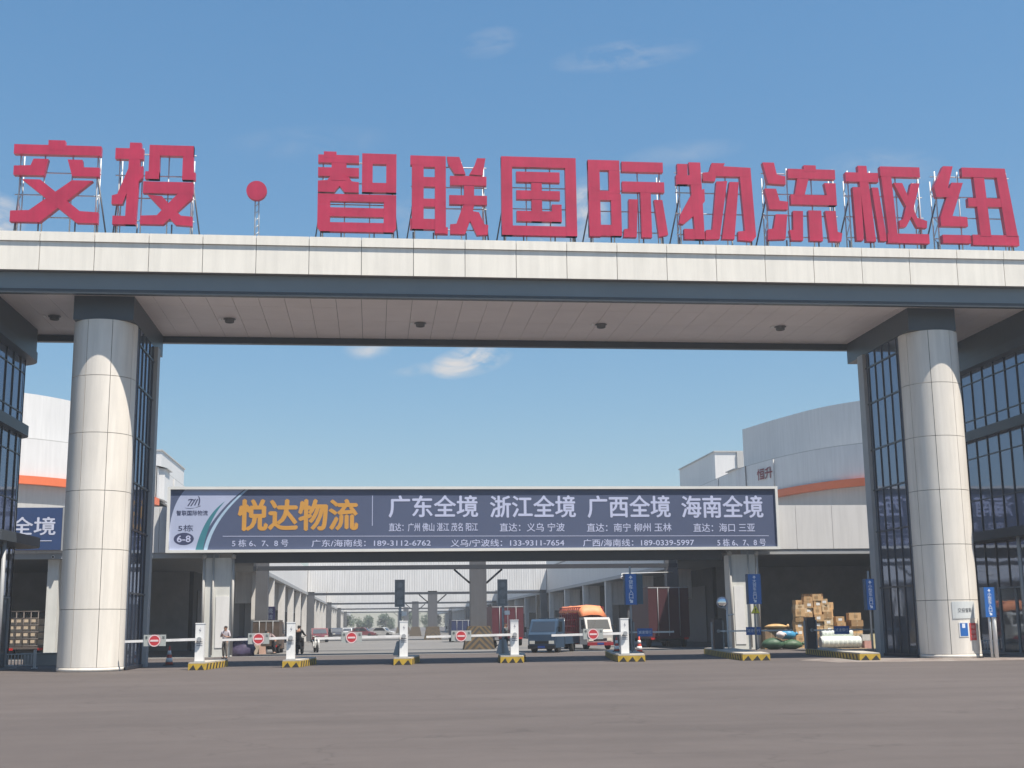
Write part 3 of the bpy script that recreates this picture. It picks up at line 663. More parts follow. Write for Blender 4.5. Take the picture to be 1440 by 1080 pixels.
for (a, b) in (((261, 712), (267, 702)), ((265, 712), (271, 702)), ((270, 711), (274, 702))):
    m.add(flat([(a[0], a[1]), (a[0] + 1.8, a[1]), (b[0] + 1.8, b[1]), (b[0], b[1])], YB - .009), [(0, 1, 2, 3)])
p3 = flat(arc((262, 703), (266, 700.5), (270, 703)) + arc((270, 704.5), (266, 702), (262, 704.5)), YB - .0095); m.add(p3, [tuple(range(len(p3)))])
p3 = flat(arc((257, 714), (267, 718), (279, 711)) + arc((279, 712), (267, 716.5), (257, 714)), YB - .0095); m.add(p3, [tuple(range(len(p3)))])
p3 = flat(arc((275, 698), (278, 702), (275, 711)) + arc((277, 711), (280, 702), (276, 698)), YB - .0095); m.add(p3, [tuple(range(len(p3)))])
m.build('logo_lettering', DTX, bb, fix=False)
m = MB(); T(m, '6-8', 249, 267, 753, 762, .03, YB - .013); m.build('number', LIL, bb, fix=False)
# ------------------------------------------------------------------ traffic islands and barriers
KERB = mat('island_concrete', (.42, .385, .33), .8, var=.15, scale=3)
def poly_local(root, name, m_, mats): return m_.build(name, mats, root, world=False)
def island(loc, w, L, ang, lab, w2=None, red=False):
    t = thing('traffic_island', lab, 'traffic island', (loc[0], loc[1], 0), -ang, group='striped traffic islands under the gate')
    w2 = w2 or w * 1.25; h = .29
    def wd(y): return w / 2 + (w2 - w) / 2 * min(1, y / 3)
    pts = [(-w / 2, 0), (w / 2, 0), (w2 / 2, 3), (w2 / 2, L - .6), (w2 / 4, L), (-w2 / 4, L), (-w2 / 2, L - .6), (-w2 / 2, 3)]
    m = MB(); m.prism(pts, 'z', .004, h - .05); poly_local(t, 'kerb', m, mat('kerb_yellow', (.52, .34, .035), .65, var=.25, scale=5, streak=.2))
    top = [(x * .96, .012 + y * .998) for x, y in pts]
    m = MB(); m.prism(top, 'z', h - .048, h); poly_local(t, 'deck', m, KERB)
    m = MB()
    n = 3 if w > .8 else 2                                   # black triangles between yellow ones on the front face
    for k in range(n):
        x0 = -w / 2 + w * (k + .12) / n; x1 = -w / 2 + w * (k + 1.0) / n
        m.add([(x0, -.004, .008), (x1 - .02, -.004, .008), ((x0 + x1) / 2 + .02, -.004, h - .09)], [(0, 1, 2)])
    for sd in (-1, 1):
        y = .25
        while y < L - 1.2:
            q = lambda yy, z: (sd * (wd(yy) + .004), yy, z)
            m.add([q(y, .01), q(y + .24, .01), q(y + .42, h - .055), q(y + .18, h - .055)], [(0, 1, 2, 3)]); y += .55
    poly_local(t, 'stripe', m, BLK_P).data
    return t
ISL = [(-6.6, 50.0, .62, 5.0, 4, 'narrow striped island under the barrier beside the left gate column'), (-3.18, 51.5, .67, 5.0, 5, 'striped island under the second barrier from the left column'),
       (1.19, 52.5, .72, 5.2, 5, 'striped island carrying the tall grey sign left of the lane centre'), (5.67, 53.0, .95, 6.0, 6, 'striped island in front of the chevron based column'),
       (10.45, 52.0, 1.1, 10.5, 8, 'striped island carrying the barrier and the tall blue entrance sign'), (15.35, 51.0, 1.1, 13, 8, 'long striped island carrying the round mirror and yellow triangle sign'),
       (19.3, 49.0, .8, 12, 9, 'long striped island in front of the stacked cartons')]
for a in ISL: island((a[0], a[1]), a[2], a[3], a[4], a[5])

BOX = [(-6.55, 50.45, 2.75, 'barrier with its stop disc beside the left gate column', .60), (-3.22, 51.95, 2.65, 'barrier in front of the left lane pilasters', .47), (1.24, 52.95, 3.5, 'barrier on the island with the tall grey sign', .60),
       (5.82, 53.45, 3.65, 'barrier in front of the chevron based column', .61), (10.27, 52.55, 3.05, 'barrier whose arm crosses the small blue pickup truck', .44)]
TXT_D = mat('dark_lettering', (.05, .05, .055), .6)
SIGNRED = mat('sign_red', (.50, .035, .045), .45, var=.12, scale=3)
BOOM = mat('boom_white', (.74, .72, .70), .4, var=.1, scale=3, streak=.1)
for i, (x, y, L, lab, dq) in enumerate(BOX):
    z = .29; t = thing('barrier_gate', 'white lifting ' + lab, 'barrier', (x, y, z), 0, group='white lifting barriers under the gate')
    m = MB(); hw = .165; m.box(x - hw, x + hw, y - .16, y + .16, z + .04, z + 1.42); c = m.build('cabinet', WPAINT, t)
    m = MB(); m.box(x - hw - .02, x + hw + .02, y - .18, y + .18, z + .001, z + .04); m.build('foot_plate', STEELG, c)
    m = MB(); m.box(x - hw - .012, x + hw + .012, y - .172, y + .172, z + 1.42, z + 1.46); m.build('lid', WPAINT, c)
    m = MB(); m.add([(x + .03, y - .163, z + 1.30), (x - .04, y - .163, z + 1.17), (x + .005, y - .163, z + 1.17), (x - .02, y - .163, z + 1.06), (x + .05, y - .163, z + 1.20), (x + .005, y - .163, z + 1.20)], [(0, 1, 2, 5), (5, 2, 3, 4)])
    for q in range(3): m.box(x - .11, x + .11, y - .1645, y - .1605, z + .60 + .07 * q, z + .632 + .07 * q)
    m.build('marking', mat('grey_print', (.22, .23, .27), .6), c, fix=False)
    zb = z + .85; zt = z + .90
    m = MB(); m.cyl((x, y - .16, zb), (x, y - .30, zb), .085, n=14); m.build('hub', STEELG, t)
    m = MB(); m.prism([(x + .10, zb - .05), (x + .10, zb + .05), (x - L, zt - .10 + .045), (x - L, zt - .10 - .045)], 'y', y - .28, y - .22); bo = m.build('boom', BOOM, t)
    f = lambda q: (x - L * q, zb + (zt - .10 - zb) * q)
    dx, dz = f(dq)
    m = MB(); m.box(dx - .40, dx + .42, y - .305, y - .285, dz - .20, dz + .22); m.build('plate', mat('plate_grey_white', (.36, .38, .36), .5, var=.15), t)
    m = MB(); m.disc((dx, dz), .225, y - .33, y - .308, 24); dd = m.build('stop_disc', SIGNRED, t)
    m = MB(); m.box(dx - .15, dx + .15, y - .336, y - .331, dz - .035, dz + .035)
    for q in range(28):
        a0 = 2 * math.pi * q / 28; a1 = 2 * math.pi * (q + 1) / 28
        m.add([(dx + r_ * math.cos(a), y - .332, dz + r_ * math.sin(a)) for a, r_ in ((a0, .185), (a1, .185), (a1, .222), (a0, .222))], [(0, 1, 2, 3)])
    m.build('white_mark', mat('sign_pink_white', (.72, .55, .55), .5), dd, fix=False)
    m = MB(); m.text('停', dx - .36, dx - .26, dz + .05, dz + .17, y - .307, .01); m.text('车', dx + .27, dx + .38, dz + .05, dz + .17, y - .307, .01); m.build('plate_lettering', TXT_D, dd, fix=False)

BLUE = mat('sign_blue', (.018, .125, .42), .4, var=.06)
BLUED = mat('sign_blue_side', (.02, .07, .15), .5)
SWHT = mat('sign_white', (.72, .76, .84), .5)
POSTD = mat('charcoal_cabinet', (.025, .026, .033), .4)
for (x, y, L, q, lab) in ((11.9, 60, 2.1, .36, 'grey arm with small blue plate behind the entrance barrier'), (16.2, 60, 3.5, .48, 'charcoal barrier post with small blue plate in front of the white warehouse column'), (20.05, 58, 3.1, .45, 'charcoal barrier post with small blue plate in front of the stacked cartons')):
    t = thing('exit_barrier', lab, 'barrier', (x, y, .29), 0, group='charcoal barriers with blue plates')
    m = MB(); m.box(x - .20, x + .20, y - .22, y + .22, .29, 1.68); m.box(x - .21, x + .21, y - .23, y + .23, 1.681, 1.72); c = m.build('cabinet', POSTD, t)
    m = MB(); m.box(x - .30, x - .24, y - .1, y, .29, 1.55); m.box(x + .25, x + .31, y - .1, y, .29, 1.6); m.build('guard_post', STEELG, t)
    m = MB(); m.cyl((x, y - .23, 1.13), (x, y - .3, 1.13), .08, n=12); m.build('hub', STEELG, t)
    m = MB(); m.box(x + .0, x + L, y - .30, y - .25, 1.09, 1.16); m.cyl((x + L, y - .28, 1.125), (x + L + .05, y - .28, 1.125), .05, n=8); m.build('boom', STEELW, t)
    px_ = x + L * q; m = MB(); m.box(px_ - .36, px_ + .36, y - .34, y - .31, .93, 1.30); p = m.build('plate', BLUE, t)
    m = MB(); m.text('减速慢行', px_ - .31, px_ + .31, 1.05, 1.2, y - .345, .01); m.build('plate_lettering', SWHT, p, fix=False)

# ------------------------------------------------------------------ signs
def arrow_dr(m, x, z, s, y, fl=1):
    P_ = [(-.5, .5), (-.1, .5), (.2, .2), (.5, .45), (.5, -.5), (-.45, -.5), (-.2, -.2), (-.5, .1)]
    m.add([(x + fl * a * s, y, z + b * s) for a, b in P_], [tuple(range(8))])
for (x, y, zt, zb, w, txt, base, lab, tri, rz) in ((11.50, 57, 3.72, 2.36, .50, '货车入口', .29, 'tall blue sign on a pole reading 货车入口', False, 0), (17.2, 57, 3.67, 2.33, .58, '大货车出口', .29, 'tall blue sign on a pole above the yellow triangle', True, 0),
                               (21.05, 53, 3.27, 1.97, .34, '小型车出口', .29, 'narrow blue sign in front of the right glass pier corner', False, 0), (24.55, 49.4, 2.78, 1.60, .42, '小型车入口', 0, 'blue sign on twin pale posts beside the right gate column', False, 0)):
    t = thing('lane_sign', lab, 'sign', (x, y, base), 0, group='upright blue lane signs')
    if base == 0:
        m = MB(); m.cyl((x - .03, y + .05, .001), (x - .03, y + .05, zt - .1), .05, n=10)
        m.build('post', STEELW, t); m = MB(); m.cyl((x + .16, y + .05, .001), (x + .16, y + .05, zt - .1), .085, n=10); m.build('post', WPAINT, t)
    else:
        m = MB(); m.cyl((x, y + .08, base), (x, y + .08, zt + .35 if not tri else zt), .045, n=10); m.build('post', STEELG, t)
    m = MB(); m.box(x - w / 2, x + w / 2, y - .06, y + .02, zb, zt); p = m.build('panel', BLUE, t)
    m = MB(); m.box(x + w / 2 + .002, x + w / 2 + .03, y - .07, y + .25, zb - .01, zt + .01); m.box(x - w / 2 - .03, x - w / 2 - .002, y - .07, y + .25, zb - .01, zt + .01); m.build('side_frame', BLUED, t)
    if w == .50: m = MB(); m.box(x + w / 2 + .035, x + w / 2 + .30, y - .02, y + .24, zb + .02, zt - .01); m.build('side_box', mat('shaded_teal_side', (.03, .075, .11), .5), t)  # dim side face of the sign, its shade painted as a darker colour
    m = MB(); n = len(txt) + 2; hh = (zt - zb - .1) / n; cw = min(w * .70, hh * .98)
    zc = zt - .05 - hh * .5; m.add([(x - cw * .45, y - .064, zc - cw * .1), (x - cw * .12, y - .064, zc - cw * .1), (x - cw * .12, y - .064, zc - cw * .4), (x + cw * .12, y - .064, zc - cw * .4), (x + cw * .12, y - .064, zc - cw * .1), (x + cw * .45, y - .064, zc - cw * .1), (x, y - .064, zc + cw * .45)], [tuple(range(7))])
    for k, ch in enumerate(txt):
        zc = zt - .05 - hh * (k + 1.5); m.text(ch, x - cw / 2, x + cw / 2, zc - hh * .47, zc + hh * .47, y - .064, .015, keep=True)
    arrow_dr(m, x, zb + .05 + hh * .5, cw * .75, y - .064); m.build('lettering', SWHT, p, fix=False)
    if tri:
        m = MB(); s_ = .21
        m.prism([(x - s_, 1.90), (x + s_, 1.90), (x, 1.90 + s_ * 1.75)], 'y', y - .05, y + .0); p = m.build('warning_triangle', mat('warning_yellow', (.66, .60, .03), .45), t)
        m = MB(); m.text('!', x - .03, x + .03, 1.96, 2.14, y - .053, .03)
        k_ = .17; m.add([(x - s_, y - .0525, 1.90), (x + s_, y - .0525, 1.90), (x + s_ - .05, y - .0525, 1.92), (x - s_ + .05, y - .0525, 1.92)], [(0, 1, 2, 3)]); m.build('warning_mark', TXT_D, p, fix=False)
# round mirror on the long island
t = thing('convex_mirror', 'round white rimmed traffic mirror on a pole left of the white warehouse column', 'mirror', (16.2, 59.0, .29), 0)
m = MB(); m.cyl((16.45, 59.0, .29), (16.45, 59.0, 2.3), .04, n=10); m.bar((16.45, 59, 2.05), (16.2, 58.95, 2.35), .04); m.bar((16.45, 59, 1.85), (16.75, 58.95, 1.9), .07); m.build('post', STEELW, t)
m = MB(); m.lathe([(.25, 0), (.27, .02), (.25, .06), (.22, .05)], (0, 0, 0), 24); m.xf(Matrix.Translation((16.2, 58.86, 2.44)) @ Matrix.Rotation(rad(-18), 4, 'Z') @ Matrix.Rotation(rad(90), 4, 'X') @ Matrix.Scale(-1, 4, (0, 0, 1))); m.build('rim', mat('lilac_white_rim', (.62, .60, .66), .4), t)
m = MB(); m.ball((0, 0, 0), (.225, .05, .225), 20); m.xf(Matrix.Translation((16.18, 58.80, 2.44)) @ Matrix.Rotation(rad(-18), 4, 'Z')); m.build('mirror_face', mat('mirror_chrome', (.7, .72, .75), .08, metal=1.0), t)
# tall grey display signs
GR1 = mat('weathered_grey_panel', (.18, .185, .19), .65, var=.3, scale=6); GR2 = mat('grey_symbol', (.225, .23, .235), .65, var=.3, scale=4)
for (x, y, lab) in ((1.15, 56.6, 'tall grey sign panel on a pole behind the middle barrier'), (5.72, 57.2, 'tall grey sign panel on a pole left of the blue pickup truck')):
    t = thing('lane_display', lab, 'sign', (x, y, .29), 0, group='grey lane signs on poles')
    m = MB(); m.cyl((x + .02, y + .06, .29), (x + .02, y + .06, 3.3), .055, n=10); m.build('post', STEELG, t)
    m = MB(); m.box(x - .20, x + .20, y - .06, y, 2.38, 3.52); p = m.build('panel', GR1, t)
    m = MB(); m.box(x - .22, x - .2, y - .08, y + .02, 2.36, 3.54); m.box(x + .2, x + .22, y - .08, y + .02, 2.36, 3.54); m.box(x - .2, x + .2, y - .08, y + .02, 3.52, 3.54); m.box(x - .2, x + .2, y - .08, y + .02, 2.36, 2.38); m.build('frame', STEELG, t)
    m = MB(); m.disc((x, 3.3), .13, y - .065, y - .061, 18); m.disc((x, 2.95), .15, y - .065, y - .061, 18); m.box(x - .12, x + .12, y - .065, y - .061, 2.47, 2.68); m.build('symbols', GR2, p)
    m = MB(); m.box(x + .08, x + .30, y - .25, y + .05, 1.98, 2.16); m.bar((x + .04, y, 2.1), (x + .2, y, 2.1), .05); m.build('camera_head', WPAINT, t)
    m = MB(); m.prism([(x - .28, .29), (x + .30, .29), (x + .16, .9), (x - .12, .9)], 'y', y + .1, y + .3); m.build('pole_foot', STEELG, t)

# notices on the right column
def col_patch(name, lab, cat, a0, a1, z0, z1, m_, cx=23.48, r=1.232):
    t = thing(name, lab, cat, (cx, YC, z0)); m = MB(); n = 8; vs = []
    for i in range(n + 1):
        a = rad(a0 + (a1 - a0) * i / n - 90)
        for rr in (r, r - .012):
            for z in (z0, z1): vs.append((cx + rr * math.cos(a), YC + rr * math.sin(a), z))
    fs = []
    for i in range(n): o = 4 * i; fs += [(o, o + 4, o + 5, o + 1), (o + 2, o + 3, o + 7, o + 6), (o + 1, o + 5, o + 7, o + 3), (o, o + 2, o + 6, o + 4)]
    fs += [(0, 1, 3, 2), (4 * n, 4 * n + 2, 4 * n + 3, 4 * n + 1)]
    m.add(vs, fs); m.build('panel', m_, t); return t
def col_text(t, name, s_, a0, a1, z0, z1, m_, cx=23.48, r=1.237, bold=.012):
    vs, fs, _ = text_geo(s_, 0); m = MB(); m.add([(cx + r * math.cos(rad(a0 + (a1 - a0) * a - 90)), YC + r * math.sin(rad(a0 + (a1 - a0) * a - 90)), z0 + (z1 - z0) * b) for a, b in vs], fs); m.build(name, m_, t, fix=False)
t = col_patch('name_plaque', 'pale grey plaque with dark characters on the right gate column', 'plaque', -16, 34, 1.56, 2.24, mat('plaque_pale', (.62, .64, .63), .35))
col_text(t, 'lettering', '交投智联', -6, 24, 1.80, 1.98, TXT_D)
t = col_patch('blue_notice', 'blue notice in a white border on the right gate column', 'notice', -6, 13.5, .84, 1.42, WPAINT)
m = MB()
for nm, a0, a1, z0, z1, mm_ in (('blue_field', -4, 11.5, .87, 1.38, BLUE), ('white_badge', 0, 6, 1.19, 1.36, SWHT)):
    vs = []; n = 5
    for i in range(n + 1):
        a = rad(a0 + (a1 - a0) * i / n - 90); r = 1.236 if mm_ is BLUE else 1.239
        for z in (z0, z1): vs.append((23.48 + r * math.cos(a), YC + r * math.sin(a), z))
    mm = MB(); mm.add(vs, [(2 * i, 2 * i + 2, 2 * i + 3, 2 * i + 1) for i in range(n)]); mm.build(nm, mm_, t, fix=False)
t = col_patch('red_notice', 'red notice with pale characters on the right gate column', 'notice', 16, 33, .70, 1.38, mat('notice_red', (.52, .06, .06), .5, var=.15, scale=6))
for k, s_ in enumerate(('车辆慢行', '注意安全', '禁止停车')): col_text(t, 'lettering', s_, 18.5, 30.5, 1.16 - .19 * k, 1.29 - .19 * k, mat('notice_pink', (.72, .50, .45), .5))

# ------------------------------------------------------------------ cones, fences
CONE = mat('cone_red', (.60, .07, .04), .5, var=.1, scale=4)
def cone(x, y, z, h, lab):
    t = thing('traffic_cone', lab, 'traffic cone', (x, y, z), 0, group='red and white traffic cones'); k = h / .75
    m = MB(); m.box(x - .19 * k, x + .19 * k, y - .19 * k, y + .19 * k, z + .003, z + .04 * k); m.build('base', BLACK, t)
    prof = [(.15, .04), (.118, .22), (.085, .40), (.055, .57), (.03, .74), (.012, .75)]
    m = MB(); m.lathe([(r * k, zz * k) for r, zz in prof], (x, y, z), 16); b = m.build('body', CONE, t)
    for (z0, z1) in ((.13, .29), (.42, .57)):
        rr = lambda q: (.157 - .17 * q) * k + .004
        m = MB(); m.lathe([(rr(z0), z0 * k), (rr(z1), z1 * k)], (x, y, z), 16); m.build('reflective_band', WPAINT, b)
cone(-8.75, 57.5, 0, .82, 'red and white cone behind the barrier nearest the left gate column')
cone(14.2, 68.5, .0, .86, 'red and white cone below the small blue plate right of the entrance barrier')
cone(10.98, 58, .29, .66, 'short red and white cone on the island left of the entrance barrier cabinet')
cone(24.2, 50.2, 0, .9, 'red and white cone between the right gate column and the twin posts')
def fence(x0, x1, y0, y1, lab, h=.66):
    t = thing('safety_fence', lab, 'fence', (x0, y0, 0), 0); d = Vector((x1 - x0, y1 - y0, 0)); n = int(d.length / .13); m = MB()
    for k in range(n + 1):
        p = Vector((x0, y0, 0)) + d * k / n; m.bar((p.x, p.y, .12), (p.x, p.y, h - .04), .035)
    m.build('pickets', WPAINT, t)
    m = MB(); m.bar((x0, y0, .14), (x1, y1, .14), .045); m.bar((x0, y0, h - .06), (x1, y1, h - .06), .045); m.build('rails', WPAINT, t)
    for k in range(int(d.length / 2) + 1):
        p = Vector((x0, y0, 0)) + d.normalized() * min(2 * k + .6, d.length); m = MB(); m.box(p.x - .05, p.x + .05, p.y - .05, p.y + .05, .04, h + .06); m.box(p.x - .09, p.x + .09, p.y - .14, p.y + .14, .002, .039); m.lathe([(.07, h + .061), (.05, h + .09), (.001, h + .11)], (p.x, p.y, 0), 8); m.build('post', WPAINT, t)
fence(-17.5, -13.9, 53.6, 55.6, 'white picket safety fence in front of the left loading bay')
fence(25.6, 30.5, 55.2, 55.2, 'white picket safety fence right of the right gate column')
t = thing('low_wall', 'low pale kerb wall left of the left gate column', 'wall', (-13, 58, 0)); m = MB(); m.box(-15.5, -12.0, 60.0, 60.6, .003, .5); m.build('body', mat('pale_render', (.52, .50, .47), .7, var=.1), t)
MB().box(-15.6, -11.9, 59.95, 60.65, .501, .56).build('coping', KERB, t)
t = thing('side_gate', 'grey railing gate beside the left gate column pier', 'gate', (-9.6, 56, 0))
m = MB()
for k in range(9): m.bar((-10.9 + .17 * k, 56.3, .05), (-10.9 + .17 * k, 56.3, 1.75), .03)
m.build('bars', STEELG, t); m = MB(); m.bar((-10.95, 56.3, .1), (-9.5, 56.3, .1), .05); m.bar((-10.95, 56.3, 1.7), (-9.5, 56.3, 1.7), .05); m.build('rails', STEELG, t)

# ------------------------------------------------------------------ stacked goods in the right bay
KR = [mat('kraft_%s' % n, c, .75, var=.12, scale=2.5) for n, c in (('light', (.56, .36, .18)), ('mid', (.47, .29, .14)), ('dark', (.34, .21, .10)), ('pale', (.58, .43, .26)))]
TAPE = mat('packing_tape', (.42, .33, .20), .3)
ORD = ['bottom', 'second', 'third', 'fourth', 'fifth', 'sixth', 'seventh', 'eighth', 'top']
cols = [  # x0, list of (w,d,h) stacking upward
    (24.44, 'far left', [(.52, .5, .38), (.50, .5, .32), (.54, .5, .40), (.48, .5, .40), (.50, .5, .30), (.52, .5, .42), (.50, .45, .26)]),
    (24.98, 'left', [(.50, .5, .40), (.52, .5, .42), (.50, .5, .36), (.52, .5, .34), (.50, .5, .46), (.46, .45, .30), (.50, .45, .38), (.48, .4, .26)]),
    (25.56, 'middle', [(.52, .5, .45), (.50, .5, .36), (.52, .5, .34), (.50, .5, .36), (.54, .5, .40), (.46, .45, .42), (.44, .4, .36), (.50, .4, .38)]),
    (26.12, 'right', [(.54, .5, .42), (.52, .5, .40), (.54, .5, .46), (.50, .5, .38), (.46, .45, .40), (.42, .4, .40), (.36, .4, .34)]),
    (26.95, 'low middle', [(.60, .5, .40), (.62, .5, .30), (.58, .5, .34), (.50, .45, .40), (.46, .45, .34)]),
    (27.72, 'low right', [(.68, .5, .44), (.70, .5, .38), (.68, .5, .38), (.70, .5, .36), (.68, .5, .42)])]
cols = [(a, b, c, 73.35) for a, b, c in cols] + [(24.62 + .58 * q, 'rear row ' + nm, [(.57, .5, rng.uniform(.34, .44)) for _ in range(n_)], 73.95) for q, (nm, n_) in enumerate((('outer left', 7), ('inner left', 8), ('inner right', 8), ('outer right', 7)))] + [(27.3, 'rear row low', [(.6, .5, rng.uniform(.34, .42)) for _ in range(4)], 73.95)]
for (x0, nm, hs, yc_) in cols:
    z = .005
    for k, (w, d, h) in enumerate(hs):
        w += .035
        lay = ORD[k] if k < len(hs) - 1 else 'top'
        t = thing('carton', 'brown carton, %s layer of the %s stack in the right bay' % (lay, nm), 'carton', (x0 + w / 2 + rng.uniform(-.05, .05), yc_ + rng.uniform(-.05, .05), z), rng.uniform(-7, 7), group='brown cartons stacked in the right bay')
        m = MB(); m.box(-w / 2, w / 2, -d / 2, d / 2, .002, h); m.build('box', rng.choice(KR), t, world=False)
        m = MB(); m.box(-w / 2 - .003, w / 2 + .003, -.04, .04, h * .72, h + .003); m.box(-.035, .035, -d / 2 - .003, -d / 2 - .001, h * .05, h * .98); m.build('tape', TAPE, t, world=False)
        m = MB(); q = rng.uniform(-.12, .08) * w; m.box(q - .10, q + .12, -d / 2 - .005, -d / 2 - .002, h * .28, h * .68); m.build('paper_label', rng.choice([WPAINT, KR[2], KR[2]]), t, world=False)
        z += h + .003
def sack(x, y, z, r, col, lab, seed, rz=0, name='woven_sack', cat='sack', grp='sacks on the ground'):
    t = thing(name, lab, cat, (x, y, z), rz, group=grp); m = MB(); r_ = random.Random(seed); m.ball((0, 0, r[2]), r, 18, jit=.06, rr=r_)
    for i, v in enumerate(m.v):
        v.z = max(v.z, .004); q = abs(v.x) / r[0]; v.z = v.z * (1.0 - .12 * q); v.x *= 1.06
        v.y *= 1 + .08 * math.sin(v.x * 9)
    m.build('body', mat(name + '_' + '%02d%02d%02d' % tuple(int(c * 99) for c in col), col, .55, var=.2, scale=4, bump=.6, bscale=9), t, world=False)
    m = MB(); m.cyl((r[0] * 1.0, 0, r[2] * .95), (r[0] * 1.22, .02, r[2] * 1.2), .05, .11, 8); m.build('tied_neck', MATS[name + '_' + '%02d%02d%02d' % tuple(int(c * 99) for c in col)], t, world=False)
GREEN = (.035, .085, .045)
sack(22.3, 70.8, .005, (.62, .42, .33), GREEN, 'green sack lying at the left end of the pile beside the cartons', 1)
sack(23.4, 70.9, .005, (.60, .42, .28), (.045, .095, .045), 'green sack lying under the light blue sack', 2)
sack(23.25, 71.2, .56, (.50, .40, .27), (.04, .24, .42), 'light blue sack on top of the green sacks', 3)
sack(22.68, 70.6, .62, (.24, .22, .20), (.62, .55, .53), 'small white sack left of the light blue sack', 4)
sack(22.95, 72.2, 1.14, (.62, .4, .14), (.50, .32, .14), 'flat tan sack on top of the brown pallet load', 5)
t = thing('pallet_load', 'brown strapped pallet load behind the sacks', 'pallet', (22.9, 72.4, 0))
m = MB()
for q in (-.65, 0, .65): m.box(22.9 + q - .06, 22.9 + q + .06, 71.95, 72.85, .005, .11)
for q in range(5): m.box(22.2, 23.6, 71.95 + .19 * q, 72.08 + .19 * q, .111, .135)
m.build('pallet', KR[2], t); m = MB(); m.box(22.25, 23.55, 72.0, 72.8, .137, 1.13); m.build('load', mat('brown_bales', (.24, .16, .095), .8, var=.25, scale=5), t)
m = MB()
for q in (22.6, 22.9, 23.2): m.box(q - .02, q + .02, 71.994, 71.998, .14, 1.12)
m.build('strap', TAPE, t)
# white wrapped rolls
WRAP = mat('white_shrink_wrap', (.70, .74, .68), .25, var=.10, scale=5, bump=.8, bscale=7, coat=.3)
for (x0, x1, yy, zz, r, lab) in ((24.9, 27.2, 70.4, .37, .33, 'large white wrapped roll lying in front of the cartons, bottom front'), (25.1, 26.9, 70.8, .85, .24, 'white wrapped roll resting on the larger roll in front of the cartons')):
    t = thing('wrapped_roll', lab, 'roll', (x0, yy, zz - r), 0, group='white wrapped rolls')
    m = MB(); n = 26
    prof = [(x0 + (x1 - x0) * i / n, r * (1 + .035 * math.sin(i * 2.1) - (.12 if i in (0, n) else 0))) for i in range(n + 1)]
    for (xa, ra), (xb, rb) in zip(prof, prof[1:]): m.cyl((xa, yy, zz), (xb, yy, zz), ra, rb, 18, caps=False)
    m.build('wrap', WRAP, t); m = MB(); m.cyl((x0 - .02, yy, zz), (x0 + .04, yy, zz), r * .9, n=18); m.cyl((x1 - .04, yy, zz), (x1 + .02, yy, zz), r * .9, n=18); m.build('end_cap', mat('grey_foil', (.35, .35, .34), .4), t)
t = thing('supporting_pallet', 'low wooden pallet under the white wrapped rolls', 'pallet', (26, 70.3, 0))
m = MB(); m.box(24.7, 27.4, 69.9, 70.0, .003, .03); m.box(24.7, 27.4, 70.7, 70.8, .003, .03); m.build('board', KR[3], t)
for (x, w, h, c, lab) in ((27.45, .5, .42, (.60, .33, .28), 'pink carton right of the white rolls'), (27.95, .55, .80, (.62, .55, .33), 'cream upright carton at the right end of the goods'), (27.35, .45, .34, (.62, .60, .55), 'white carton on the pink carton')):
    zz = .43 if 'on the pink' in lab else .004
    t = thing('carton', lab, 'carton', (x + w / 2, 70.6, zz), rng.uniform(-8, 8), group='pale cartons at the right end of the goods'); m = MB(); m.box(-w / 2, w / 2, -.25, .25, .002, h); m.build('box', mat('box_%d' % int(c[2] * 100), c, .7, var=.15, scale=4), t, world=False)
    m = MB(); m.box(-w / 2 - .003, w / 2 + .003, -.04, .04, h * .8, h + .003); m.build('tape', TAPE, t, world=False)
# ------------------------------------------------------------------ vehicles
WGL = glass_mat('vehicle_glass', (.02, .025, .03), (.6, .65, .7), .10)
CHR = mat('dull_chrome', (.5, .5, .5), .3, metal=.8)
LAMPC = mat('lamp_lens', (.72, .70, .62), .15)
TAILC = mat('tail_lens', (.45, .02, .02), .2)
PLATEB = mat('plate_blue', (.02, .06, .26), .4)
def wheel(t, x, y, r=.36, w=.22):
    m = MB(); prof = [(r * .62, -w / 2), (r * .94, -w / 2), (r, -w / 2 + .03), (r, w / 2 - .03), (r * .94, w / 2), (r * .62, w / 2)]
    m.lathe(prof, (0, 0, 0), 20); m.xf(Matrix.Translation((x, y, r + .002)) @ Matrix.Rotation(rad(90), 4, 'Y')); o = m.build('wheel', TYRE, t, world=False)
    m = MB(); m.lathe([(.02, -w * .42), (r * .3, -w * .5), (r * .62, -w * .38), (r * .62, w * .38), (r * .3, w * .5), (.02, w * .42)], (0, 0, 0), 14); m.xf(Matrix.Translation((x, y, r + .002)) @ Matrix.Rotation(rad(90), 4, 'Y')); m.build('rim', CHR, o, world=False)
